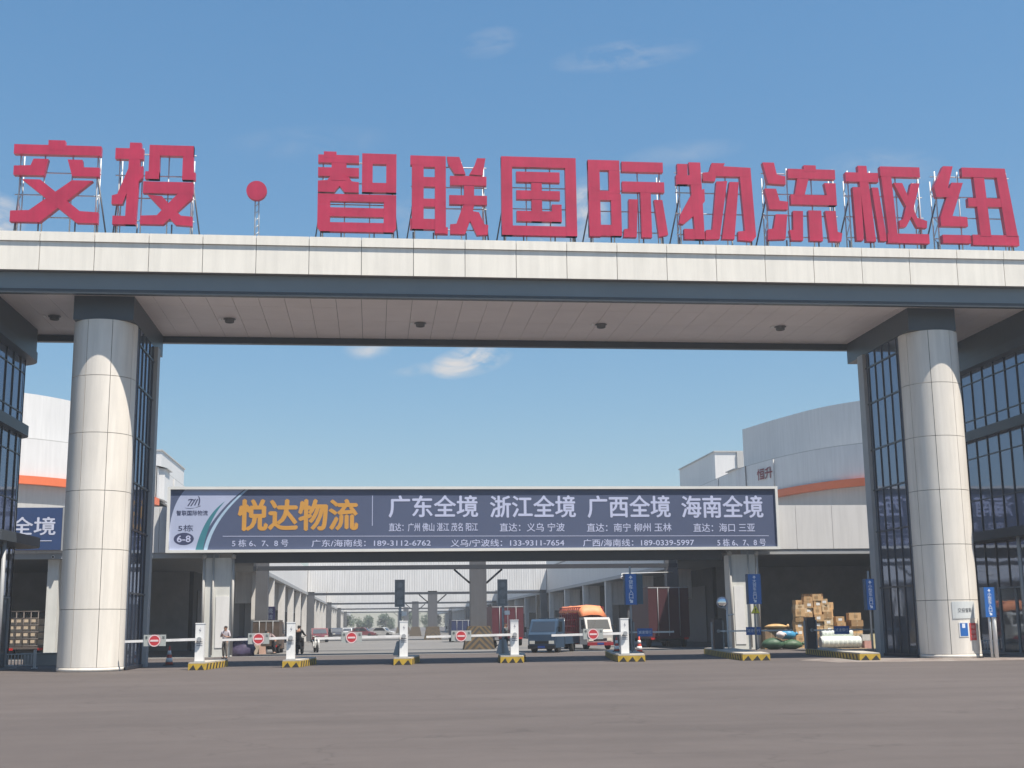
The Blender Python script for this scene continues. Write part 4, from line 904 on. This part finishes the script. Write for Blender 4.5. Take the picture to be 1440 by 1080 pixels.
def truck(lab, loc, rz, body, W=1.7, L=4.6, Hc=2.0, kind='open', cargo=None, cargo_h=.5, tarp=None, r=.34, trim=None, name='cargo_truck', grp='trucks and cars in the lane', front=True):
    t = thing(name, lab, 'truck', loc, rz, group=grp); hw = W / 2; z0 = r * .9; cl = 1.45
    prof = [(0, z0), (-.04, z0 + .1), (-.03, z0 + (Hc - z0) * .46), (.10, z0 + (Hc - z0) * .54), (.42, Hc - .10), (.58, Hc), (cl, Hc), (cl, z0)]
    m = MB(); m.prism(prof, 'x', -hw, hw); cab = m.build('cab', body, t, world=False)
    za, zb = z0 + (Hc - z0) * .56, Hc - .14
    ya, yb = .10 + .02, .42 - .02
    m = MB(); m.add([(-hw + .10, ya - .015, za), (hw - .10, ya - .015, za), (hw - .16, yb - .015, zb), (-hw + .16, yb - .015, zb)], [(0, 1, 2, 3)]); m.add([(-hw + .10, ya + .02, za), (hw - .10, ya + .02, za), (hw - .16, yb + .02, zb), (-hw + .16, yb + .02, zb)], [(0, 3, 2, 1)]); m.build('windshield', WGL, cab, world=False)
    for sd in (-1, 1):
        m = MB(); x = sd * (hw + .006); m.add([(x, .34, za), (x, 1.12, za), (x, 1.12, zb), (x, .58, zb)], [(0, 1, 2, 3)]); m.build('side_window', WGL, cab, world=False, fix=False)
        m = MB(); m.box(sd * (hw + .02) - .012, sd * (hw + .02) + .012, .98, 1.12, za - .16, za - .12); m.build('door_handle', CHR, cab, world=False)
        m = MB(); m.cbox((sd * (hw - .24), -.045, z0 + .30), (.30, .04, .17)); m.build('headlight', LAMPC, t, world=False)
        m = MB(); m.bar((sd * hw, .2, za + .2), (sd * (hw + .2), .08, za + .2), .03); m.cbox((sd * (hw + .2), .08, za + .12), (.12, .05, .28)); m.build('mirror', BLACK, cab, world=False)
        for y in (.62, L - .95): wheel(t, sd * (hw - .12), y, r)
    m = MB(); m.cbox((0, -.06, z0 + .04), (W, .12, .20)); m.build('bumper', trim or BLACK, t, world=False)
    m = MB(); m.cbox((0, -.045, z0 + .30), (W * .5, .035, .14)); m.build('grille', BLACK, t, world=False)
    m = MB(); m.cbox((0, -.126, z0 + .05), (.42, .012, .12)); m.build('number_plate', PLATEB, t, world=False)
    m = MB(); m.box(-hw * .55, hw * .55, .3, L - .1, z0 - .02, z0 + .14); m.build('chassis', BLACK, t, world=False)
    zf = z0 + .30; cm = cargo or body
    m = MB(); m.box(-hw, hw, cl + .12, L, zf - .12, zf); bed = m.build('cargo_bed', cm, t, world=False)
    if kind == 'open':
        for a in ((-hw, -hw + .04, cl + .12, L), (hw - .04, hw, cl + .12, L)): m = MB(); m.box(a[0], a[1], a[2], a[3], zf + .001, zf + cargo_h); m.build('side_board', cm, bed, world=False)
        m = MB(); m.box(-hw + .041, hw - .041, L - .04, L, zf + .001, zf + cargo_h); m.build('tailgate', cm, bed, world=False)
        m = MB()
        for x in (-hw + .05, -.3, .3, hw - .05): m.bar((x, cl + .15, zf), (x, cl + .15, Hc + .05), .04)
        m.bar((-hw + .05, cl + .15, Hc + .04), (hw - .05, cl + .15, Hc + .04), .04); m.build('headboard_rail', cm, bed, world=False)
    elif kind == 'stake':
        m = MB(); H = cargo_h
        for y in [cl + .16 + (L - cl - .2) * k / 9 for k in range(10)]:
            for x in (-hw + .03, hw - .03): m.bar((x, y, zf), (x, y, zf + H), .05)
        for x in [-hw + .03 + (W - .06) * k / 5 for k in range(6)]:
            for y in (cl + .16, L - .04): m.bar((x, y, zf), (x, y, zf + H), .05)
        for q in range(6):
            z = zf + .05 + (H - .08) * q / 5
            for x in (-hw + .03, hw - .03): m.bar((x, cl + .16, z), (x, L - .04, z), .055)
            for y in (cl + .16, L - .04): m.bar((-hw + .03, y, z), (hw - .03, y, z), .055)
        m.build('stake_side', cm, bed, world=False)
        m = MB(); m.box(-hw + .12, hw - .12, cl + .28, L - .15, zf + .001, zf + H * .80); m.build('load', mat('dark_red_load', (.16, .035, .04), .7, var=.3, scale=3), bed, world=False)
    else:
        m = MB(); m.box(-hw - .05, hw + .05, cl + .14, L, zf + .001, zf + cargo_h); bx_ = m.build('box_body', cm, bed, world=False)
        m = MB(); m.box(-.02, .02, L + .001, L + .03, zf + .05, zf + cargo_h - .05)
        for x in (-hw * .55, hw * .55): m.cyl((x, L + .03, zf + .05), (x, L + .03, zf + cargo_h - .05), .022, n=6)
        m.box(-hw - .05, hw + .05, L + .001, L + .02, zf + cargo_h - .09, zf + cargo_h - .02); m.build('door_bar', STEELG, bed, world=False)
    if tarp:
        m = MB(); zt = zf + cargo_h; n = 7; r_ = random.Random(5); N_ = 9; vs = []
        for i in range(N_ + 1):
            y = cl - .30 + (L - cl + .3) * i / N_
            for j in range(n + 1):
                x = -hw - .06 + (W + .12) * j / n; edge = j in (0, n) or i == 0
                vs.append((x, y, zt + .10 * math.sin(math.pi * j / n) + r_.uniform(-.03, .04) - (.62 if i == 0 else .34 if edge else 0)))
        m.add(vs, [(i * (n + 1) + j, i * (n + 1) + j + 1, (i + 1) * (n + 1) + j + 1, (i + 1) * (n + 1) + j) for i in range(N_) for j in range(n)], True); o = m.build('tarpaulin', tarp, bed, world=False)
        mod = o.modifiers.new('thickness', 'SOLIDIFY'); mod.thickness = .02
    m = MB(); m.cbox((-hw + .2, L + .035, z0 + .18), (.28, .04, .12)); m.build('tail_light', TAILC, t, world=False); m = MB(); m.cbox((hw - .2, L + .035, z0 + .18), (.28, .04, .12)); m.build('tail_light', TAILC, t, world=False)
    return t
NAVY = mat('navy_paint', (.040, .072, .12), .35, var=.1, coat=.4)
WHT = mat('shaded_vehicle_white', (.46, .44, .43), .35, coat=.3)  # white toned down, partial shade on the cab put into the colour
DRED = mat('truck_dark_red', (.26, .02, .03), .45, var=.15)
MAROON = mat('maroon_box_shaded', (.06, .014, .02), .55, var=.15)  # darker twin of the lit maroon, shade of the bay put into it
ORT = mat('orange_tarpaulin', (.80, .27, .12), .6, var=.15, scale=3)
truck('small dark blue pickup truck in front of the barrier arm, angled to the left', (9.35, 71.6, 0), -28, NAVY, W=1.62, L=4.0, Hc=1.84, cargo_h=.42, r=.30)
truck('white and red truck with orange tarpaulin and red stake sides', (13.85, 78.6, 0), 9, WHT, W=1.66, L=5.6, Hc=1.95, kind='stake', cargo=DRED, cargo_h=2.0, tarp=ORT, trim=DRED, r=.34)
truck('dark maroon box truck backed into the shaded right bay', (19.0, 89.5, 0), 181, MAROON, W=2.6, L=7, Hc=2.6, kind='box', cargo=MAROON, cargo_h=3.2, r=.42)
truck('maroon box truck just right of the chevron based column', (10.2, 104.5, 0), 180, DRED, W=2.3, L=6.5, Hc=2.4, kind='box', cargo=mat('maroon_box_lit', (.095, .020, .030), .5), cargo_h=2.3, r=.42)
truck('navy box truck left of the chevron based column far down the lane', (8.6, 131, 0), 180, NAVY, W=2.0, L=6, Hc=2.0, kind='box', cargo=mat('navy_box', (.03, .04, .10), .5), cargo_h=1.5, r=.36)
t_ = truck('truck with caged beige goods parked rear first in the left bay', (-18.95, 80.2, 0), 180, mat('truck_grey', (.2, .2, .21), .5), W=2.0, L=6.5, Hc=2.3, kind='stake', cargo=mat('cage_brown', (.10, .08, .07), .6), cargo_h=1.95, r=.42)
for ch in t_.children:
    for c2 in ch.children:
        if c2.name.startswith('load'): c2.data.materials[0] = mat('beige_goods', (.55, .45, .34), .7, var=.25, scale=3)
truck('small brown tipper with goods beside the left pilasters', (-6.4, 84.2, 0), 178, mat('brown_cab', (.13, .085, .06), .6), W=1.5, L=3.6, Hc=1.9, kind='box', cargo=mat('brown_board', (.085, .06, .045), .7, var=.3, scale=3), cargo_h=1.45, r=.3)

def car(lab, loc, rz, col, Hh=1.5, grp='trucks and cars in the lane'):
    t = thing('parked_car', lab, 'car', loc, rz, group=grp); W = 1.75
    pr = [(0, .3), (.0, .62), (.35, .78), (1.05, .88), (1.55, Hh - .1), (1.9, Hh), (3.1, Hh), (3.75, .95), (4.3, .9), (4.35, .3)]
    m = MB(); m.prism(pr, 'x', -W / 2, W / 2); b = m.build('body', col, t, world=False)
    m = MB(); m.add([(-.75, 1.08, .92), (.75, 1.08, .92), (.66, 1.53, Hh - .13), (-.66, 1.53, Hh - .13)], [(0, 1, 2, 3)]); m.xf(Matrix.Translation((0, -.02, .01))); m.build('windshield', WGL, b, world=False, fix=False)
    m = MB(); m.add([(-.75, 3.72, .98), (.75, 3.72, .98), (.66, 3.17, Hh - .1), (-.66, 3.17, Hh - .1)], [(0, 3, 2, 1)]); m.xf(Matrix.Translation((0, .03, .01))); m.build('rear_window', WGL, b, world=False, fix=False)
    for sd in (-1, 1):
        m = MB(); x = sd * (W / 2 + .005); m.add([(x, 1.3, .92), (x, 3.5, .95), (x, 3.05, Hh - .09), (x, 1.72, Hh - .09)], [(0, 1, 2, 3)]); m.build('side_window', WGL, b, world=False, fix=False)
        for y in (.85, 3.5): wheel(t, sd * .78, y, .31, .2)
        m = MB(); m.cbox((sd * .62, -.01, .66), (.34, .05, .12)); m.build('headlight', LAMPC, t, world=False)
        m = MB(); m.cbox((sd * .66, 4.34, .76), (.3, .05, .14)); m.build('tail_light', TAILC, t, world=False)
for (x, y, rz, c, lab) in ((.4, 212, 80, (.20, .05, .06), 'red car parked across the far lane'), (3.6, 226, 70, (.62, .62, .62), 'white car parked across the far lane right of the red car'), (-4.9, 186, 10, (.05, .05, .06), 'black car parked far down the left side of the lane'),
                          (-4.6, 232, 0, (.55, .55, .56), 'silver car parked farthest down the left side'), (-5.6, 140, 5, (.15, .03, .035), 'dark red car parked beside the left pilasters'), (13.8, 190, -10, (.2, .21, .23), 'grey car far down the right side of the lane'), (-1.6, 262, 85, (.42, .42, .45), 'pale grey car at the far end of the lane')):
    car(lab, (x, y, 0), rz, mat('car_paint_%d%d' % (int(c[0] * 100), int(c[1] * 100)), c, .35, coat=.4))

def scooter(lab, loc, rz, col, top=False):
    t = thing('scooter', lab, 'scooter', loc, rz, group='scooters in the lane')
    for y in (0, 1.25):
        m = MB(); m.lathe([(.14, -.05), (.24, -.05), (.25, 0), (.24, .05), (.14, .05)], (0, 0, 0), 18); m.xf(Matrix.Translation((0, y, .252)) @ Matrix.Rotation(rad(90), 4, 'Y')); o = m.build('wheel', TYRE, t, world=False)
        m = MB(); m.cyl((-.04, y, .25), (.04, y, .25), .14, n=12); m.build('rim', CHR, o, world=False)
    m = MB(); m.prism([(.12, .30), (.10, .62), (.22, .95), (.30, .95), (.34, .42), (.72, .36), (.80, .66), (1.55, .74), (1.60, .55), (1.25, .52), (1.0, .28)], 'x', -.15, .15); m.build('body', col, t, world=False)
    m = MB(); m.ball((0, 1.15, .80), (.15, .42, .08), 14); m.build('seat', BLACK, t, world=False)
    m = MB(); m.tube([(-.32, .30, 1.08), (-.1, .2, 1.0), (.1, .2, 1.0), (.32, .30, 1.08)], .018); m.tube([(0, 0, .25), (0, .2, 1.0)], .03); m.build('handlebar', STEELD, t, world=False)
    m = MB(); m.ball((0, .12, .86), (.08, .06, .08), 10); m.build('headlight', LAMPC, t, world=False)
    if top:
        m = MB(); m.box(-.24, .24, 1.3, 1.7, .80, 1.2); m.build('top_box', BLACK, t, world=False)
    return t
scooter('white scooter standing beside the black one in the lane', (-3.45, 82.0, 0), 10, mat('scooter_white', (.62, .62, .60), .4))
scooter('black scooter with a top box carrying the rider in black', (-4.2, 78.4, 0), 170, mat('scooter_black', (.03, .03, .032), .4), True)
scooter('grey scooter parked against the chevron based column', (7.9, 90, 0), 200, mat('scooter_grey', (.15, .15, .16), .4))
# covered heap by the left column
t = thing('covered_heap', 'heap under a dark purple tarpaulin right of the left warehouse column', 'heap', (-7.35, 74.5, 0)); m = MB(); m.ball((-7.35, 74.5, .3), (.72, .8, .78), 22, jit=.10, rr=random.Random(3))
for v in m.v: v.z = max(v.z, .004 if v.z < .1 else v.z)
m.build('tarpaulin', mat('purple_tarpaulin', (.05, .038, .085), .6, var=.3, scale=3, bump=.6, bscale=6), t)
for (x, y, z, w, h, c, lab) in ((-7.05, 79.6, .004, .6, .5, (.50, .42, .33), 'beige carton on the ground left of the loader'), (-6.6, 79.4, .004, .35, .45, (.55, .36, .28), 'narrow pinkish carton beside the beige carton'), (-7.0, 79.6, .507, .5, .36, (.52, .40, .38), 'pink carton resting on the beige carton')):
    t = thing('carton', lab, 'carton', (x, y, z), rng.uniform(-10, 10), group='cartons by the left pilasters'); m = MB(); m.box(-w / 2, w / 2, -.25, .25, .002, h); m.build('box', mat('carton_%d' % int(c[1] * 1000), c, .75, var=.15, scale=4), t, world=False)
    m = MB(); m.box(-w / 2 - .003, w / 2 + .003, -.03, .03, h * .7, h + .003); m.build('tape', TAPE, t, world=False)
t = thing('shop_sign', 'small violet sign board fixed to the left pilasters', 'sign', (-7.1, 87.4, 2.3)); m = MB(); m.box(-7.55, -6.5, 87.3, 87.4, 2.05, 2.95); m.build('panel', mat('violet_board', (.18, .15, .30), .5, var=.2, scale=3), t)
m = MB(); m.text('物流', -7.4, -6.65, 2.5, 2.85, 87.296, .02); m.text('专线', -7.4, -6.65, 2.12, 2.42, 87.296, .02); m.build('lettering', SWHT, t, fix=False)
m = MB(); m.bar((-7.55, 87.35, 2.9), (-7.9, 87.7, 2.9), .05); m.bar((-7.55, 87.35, 2.1), (-7.9, 87.7, 2.1), .05); m.build('bracket', STEELG, t)
# security cameras
for (x, y, z, lab) in ((-17.55, 73.1, 5.55, 'white camera on top of the slim white column'), (15.6, 80.0, 4.4, 'white camera hanging on an arm in the shaded right bay')):
    t = thing('security_camera', lab, 'camera', (x, y, z), 0, group='white security cameras')
    m = MB(); m.cyl((x, y, z), (x, y + (.2 if x < 0 else 0), z + .25), .03, n=8)
    if x > 0: m.bar((x, y, z + .25), (20.0, 84.8, z + .5), .06)
    m.build('bracket', STEELW, t); m = MB(); m.cyl((x, y - .25, z - .02), (x, y + .15, z + .02), .085, n=12); m.build('housing', WPAINT, t); m = MB(); m.cyl((x, y - .26, z - .02), (x, y - .252, z - .02), .06, n=12); m.build('lens', BLACK, t)

# ------------------------------------------------------------------ people
SKIN = mat('skin', (.36, .20, .135), .55); HAIR = mat('black_hair', (.012, .011, .010), .6)
def skin_mesh(name, verts, edges, radii, m_, parent, root=0, lv=2):
    me = bpy.data.meshes.new(name); me.from_pydata(verts, edges, []); o = bpy.data.objects.new(name, me); COL.objects.link(o)
    sk = o.modifiers.new('skin', 'SKIN'); sk.use_smooth_shade = True
    lay = me.skin_vertices[0]
    for i, r in enumerate(radii): lay.data[i].radius = (r, r) if not isinstance(r, tuple) else r; lay.data[i].use_root = (i == root)
    su = o.modifiers.new('sub', 'SUBSURF'); su.levels = lv; su.render_levels = lv
    dg = bpy.context.evaluated_depsgraph_get(); nm = bpy.data.meshes.new_from_object(o.evaluated_get(dg)); o.modifiers.clear(); o.data = nm; nm.name = name
    for p in nm.polygons: p.use_smooth = True
    nm.materials.clear(); nm.materials.append(m_); o.parent = parent; return o
def person(lab, loc, rz, J, shirt, trousers, shoes, grp=None, sleeve=.55, scale=1.0, hat=None):
    """J: joints in local metres, facing -Y"""
    t = thing('person', lab, 'person', loc, rz, group=grp); t.scale = (scale,) * 3
    order_ = ['pelvis', 'waist', 'chest', 'neck', 'skull', 'crown', 'sL', 'eL', 'wL', 'hL', 'sR', 'eR', 'wR', 'hR', 'tL', 'kL', 'aL', 'fL', 'tR', 'kR', 'aR', 'fR']
    V = [Vector(J[k]) for k in order_]; ix = {k: i for i, k in enumerate(order_)}
    E_ = [('pelvis', 'waist'), ('waist', 'chest'), ('chest', 'neck'), ('neck', 'skull'), ('skull', 'crown'), ('chest', 'sL'), ('sL', 'eL'), ('eL', 'wL'), ('wL', 'hL'), ('chest', 'sR'), ('sR', 'eR'), ('eR', 'wR'), ('wR', 'hR'),
          ('pelvis', 'tL'), ('tL', 'kL'), ('kL', 'aL'), ('aL', 'fL'), ('pelvis', 'tR'), ('tR', 'kR'), ('kR', 'aR'), ('aR', 'fR')]
    edges = [(ix[a], ix[b]) for a, b in E_]
    Rd = dict(pelvis=(.15, .11), waist=(.135, .10), chest=(.155, .11), neck=.055, skull=(.082, .098), crown=(.065, .08), sL=.058, eL=.042, wL=.03, hL=(.04, .022), sR=.058, eR=.042, wR=.03, hR=(.04, .022), tL=.088, kL=.06, aL=.042, fL=.04, tR=.088, kR=.06, aR=.042, fR=.04)
    verts = list(V); rads = [Rd[k] for k in order_]
    for sd in ('L', 'R'):                                          # five fingers per hand, slightly curled
        h_ = Vector(J['h' + sd]); w_ = Vector(J['w' + sd]); d = (h_ - w_).normalized(); a = d.cross(Vector((0, 0, 1)));
        a = a.normalized() if a.length > .05 else Vector((1, 0, 0)); pn = a.cross(d).normalized()
        for q, (off, ln) in enumerate(((-.03, .065), (-.010, .078), (.010, .074), (.029, .058))):
            b = len(verts); p0 = h_ + a * off + d * .025; p1 = p0 + d * ln * .55 + pn * .006; p2 = p0 + d * ln * .85 + pn * .025
            verts += [p0, p1, p2]; rads += [.0105, .0095, .0085]; edges += [(ix['h' + sd], b), (b, b + 1), (b + 1, b + 2)]
        b = len(verts); p0 = w_ + (h_ - w_) * .55 - a * .04; verts += [p0, p0 - a * .02 + d * .04]; rads += [.013, .010]; edges += [(ix['h' + sd], b), (b, b + 1)]
    body = skin_mesh('body', verts, edges, rads, SKIN, t)
    # shirt, trousers, shoes, hair, face
    el = lambda s, q: Vector(J['s' + s]) + (Vector(J['e' + s]) - Vector(J['s' + s])) * q
    hip = Vector(J['pelvis']); sv = [hip + Vector((0, 0, -.02)), Vector(J['waist']), Vector(J['chest']), Vector(J['chest']) + (Vector(J['neck']) - Vector(J['chest'])) * .55, Vector(J['sL']), el('L', .5), el('L', 1.0) if sleeve > .5 else el('L', .7), Vector(J['sR']), el('R', .5), el('R', 1.0) if sleeve > .5 else el('R', .7)]
    se = [(0, 1), (1, 2), (2, 3), (2, 4), (4, 5), (5, 6), (2, 7), (7, 8), (8, 9)]; sr = [(.18, .14), (.165, .13), (.18, .135), .075, .082, .07, .062, .082, .07, .062]
    if sleeve > 1:
        n = len(sv)
        for s in 'LR': sv.append(Vector(J['w' + s])); sr.append(.05)
        se += [(6, n), (9, n + 1)]
    skin_mesh('shirt', sv, se, sr, shirt, t)
    tv = [hip + Vector((0, 0, .06)), hip, Vector(J['tL']), Vector(J['kL']), Vector(J['aL']) + Vector((0, 0, .03)), Vector(J['tR']), Vector(J['kR']), Vector(J['aR']) + Vector((0, 0, .03))]
    skin_mesh('trousers', tv, [(0, 1), (1, 2), (2, 3), (3, 4), (1, 5), (5, 6), (6, 7)], [(.165, .125), (.165, .125), .105, .08, .065, .105, .08, .065], trousers, t, root=1)
    for s in 'LR':
        a = Vector(J['a' + s]); f_ = Vector(J['f' + s]); m = MB(); d = (f_ - a); d.z = 0; c = a + d * .35; m.ball((0, 0, 0), (.05, .14, .05), 12); m.xf(Matrix.Translation((c.x, c.y, min(a.z, f_.z))) @ Matrix.Rotation(math.atan2(d.x, -d.y) if d.length > .01 else 0, 4, 'Z')); m.build('shoe', shoes, t, world=False)
    sk_ = Vector(J['skull']); cr = Vector(J['crown']); ax = (cr - sk_).normalized()
    m = MB(); m.ball((0, .018, .045), (.092, .108, .085), 16)
    for v in m.v:
        if v.y < -.03: v.z = max(v.z, .045)
    rot = Vector((0, 0, 1)).rotation_difference(ax).to_matrix().to_4x4(); mt = Matrix.Translation(sk_) @ rot
    m.xf(mt); m.build('hair' if hat is None else 'cap', hat or HAIR, t, world=False)
    m = MB(); m.ball((0, -.105, -.005), (.016, .022, .03), 8); m.ball((-.088, 0, 0), (.014, .028, .036), 8); m.ball((.088, 0, 0), (.014, .028, .036), 8); m.xf(mt); m.build('nose_and_ears', SKIN, t, world=False)
    m = MB(); m.ball((-.034, -.09, .022), (.014, .01, .008), 8); m.ball((.034, -.09, .022), (.014, .01, .008), 8); m.xf(mt); m.build('eyes', mat('dark_eye', (.02, .015, .012), .3), t, world=False)
    m = MB(); m.ball((0, -.092, -.052), (.028, .01, .007), 8); m.xf(mt); m.build('mouth', mat('lip', (.30, .10, .09), .5), t, world=False)
    return t
STAND = dict(pelvis=(0, 0, .90), waist=(0, 0, 1.06), chest=(0, .01, 1.28), neck=(0, .0, 1.44), skull=(0, -.015, 1.55), crown=(0, -.01, 1.62), sL=(-.185, .01, 1.37), eL=(-.27, .0, 1.12), wL=(-.12, -.20, 1.16), hL=(-.06, -.25, 1.21),
             sR=(.185, .01, 1.37), eR=(.25, .02, 1.10), wR=(.13, -.20, 1.12), hR=(.07, -.26, 1.18), tL=(-.09, 0, .84), kL=(-.10, -.02, .47), aL=(-.10, .02, .085), fL=(-.11, -.13, .045), tR=(.09, 0, .84), kR=(.085, -.03, .47), aR=(.08, .02, .085), fR=(.09, -.13, .045))
person('person in a pale shirt standing beside the left warehouse column looking at their hands', (-7.62, 68.6, 0), -25, STAND, mat('pale_lilac_shirt', (.50, .46, .50), .8, var=.1), mat('khaki_trousers', (.17, .15, .13), .85), BLACK)
BEND = dict(pelvis=(0, .05, .84), waist=(0, -.03, .99), chest=(0, -.22, 1.14), neck=(0, -.36, 1.21), skull=(0, -.46, 1.27), crown=(0, -.51, 1.32), sL=(-.18, -.28, 1.18), eL=(-.20, -.38, .92), wL=(-.16, -.52, .74), hL=(-.14, -.58, .68),
            sR=(.18, -.28, 1.18), eR=(.20, -.38, .92), wR=(.16, -.54, .78), hR=(.14, -.60, .72), tL=(-.09, .05, .78), kL=(-.11, -.06, .43), aL=(-.11, .04, .085), fL=(-.12, -.12, .045), tR=(.09, .05, .78), kR=(.11, -.02, .43), aR=(.10, .08, .085), fR=(.11, -.08, .045))
person('person in a grey pink top bending to load goods by the left pilasters', (-5.95, 79.6, 0), -65, BEND, mat('grey_pink_shirt', (.36, .27, .27), .8), mat('dark_trousers', (.03, .03, .035), .85), BLACK)
SIT = dict(pelvis=(0, 0, .90), waist=(0, -.02, 1.06), chest=(0, -.06, 1.28), neck=(0, -.09, 1.44), skull=(0, -.12, 1.55), crown=(0, -.12, 1.62), sL=(-.185, -.06, 1.37), eL=(-.26, -.28, 1.17), wL=(-.29, -.52, 1.10), hL=(-.30, -.60, 1.09), sR=(.185, -.06, 1.37), eR=(.26, -.28, 1.17), wR=(.29, -.52, 1.10), hR=(.30, -.60, 1.09),
           tL=(-.10, -.06, .86), kL=(-.17, -.42, .74), aL=(-.16, -.46, .40), fL=(-.16, -.58, .36), tR=(.10, -.06, .86), kR=(.17, -.42, .74), aR=(.16, -.46, .40), fR=(.16, -.58, .36))
a_ = rad(170); off = Vector((-math.sin(a_) * 1.0, math.cos(a_) * 1.0, 0))
person('person in black riding the black scooter, seen from behind', (-4.2 + off.x, 78.4 + off.y, 0), 170, SIT, mat('black_jacket', (.018, .018, .022), .7), mat('dark_trousers', (.03, .03, .035), .85), BLACK, sleeve=1.2)
person('person in dark clothes standing left of the blue pickup truck', (7.9, 77.5, 0), 40, STAND, mat('grey_shirt', (.12, .13, .14), .8), mat('dark_trousers', (.03, .03, .035), .85), BLACK)

# ------------------------------------------------------------------ trees at the end of the lane
LEAF = mat('tree_leaves', (.055, .085, .045), .7, var=.4, scale=.6); BARK = mat('bark', (.10, .075, .055), .9, var=.2)
for i, (x, y, h, r, lab) in enumerate(((11.5, 432, 8.2, 4.6, 'rounded dense tree at the lane end, tallest of the row'), (4.0, 440, 5.6, 3.6, 'low bushy tree at the lane end left of the tallest'), (-3.0, 436, 5.4, 3.4, 'small tree at the lane end third from the tallest'), (-9.5, 442, 6.2, 3.8, 'tree at the far left of the lane end'),
                                        (19.5, 438, 6.6, 4.0, 'tree at the lane end right of the tallest'), (27, 434, 6.4, 4, 'tree at the far right of the lane end'))):
    r_ = random.Random(50 + i); t = thing('tree', lab, 'tree', (x, y, 0), 0, group='trees at the end of the lane')
    m = MB(); m.cyl((x, y, 0), (x + .1, y, h * .55), .22, .12, 8)
    for k in range(6):
        a = k * 1.05; m.cyl((x + .08, y, h * (.28 + .05 * k)), (x + math.cos(a) * r * .6, y + math.sin(a) * r * .6, h * (.5 + .06 * k)), .08, .03, 6)
    m.build('trunk', BARK, t)
    m = MB(); cl = [(x + r_.uniform(-1, 1) * r * .62, y + r_.uniform(-1, 1) * r * .6, h * r_.uniform(.34, .86), r * r_.uniform(.28, .46)) for _ in range(13)]
    for (cx, cy_, cz, cr) in cl:
        for _ in range(130):
            d = Vector((r_.gauss(0, 1), r_.gauss(0, 1), r_.gauss(0, 1))).normalized() * cr * r_.uniform(.55, 1.05); c = Vector((cx, cy_, cz)) + d
            u = Vector((r_.gauss(0, 1), r_.gauss(0, 1), r_.gauss(0, 1))).normalized(); v = u.orthogonal().normalized(); s_ = r_.uniform(.14, .34)
            m.add([c - u * s_, c + v * s_ * .6, c + u * s_, c - v * s_ * .6], [(0, 1, 2, 3)])
    m.build('crown', LEAF, t, fix=False)

# ------------------------------------------------------------------ air
hz = MB().box(-140, 170, -60, 720, -1.0, 26.0).build('haze', [bpy.data.materials.new('air')])
hm = hz.data.materials[0]; hm.use_nodes = True; nt = hm.node_tree; nt.nodes.remove(nt.nodes['Principled BSDF'])
pv = nt.nodes.new('ShaderNodeVolumePrincipled'); pv.inputs['Density'].default_value = .0008; pv.inputs['Color'].default_value = (.88, .92, .97, 1); pv.inputs['Anisotropy'].default_value = .2
nt.links.new(pv.outputs[0], nt.nodes['Material Output'].inputs['Volume']); hz['kind'] = 'stuff'
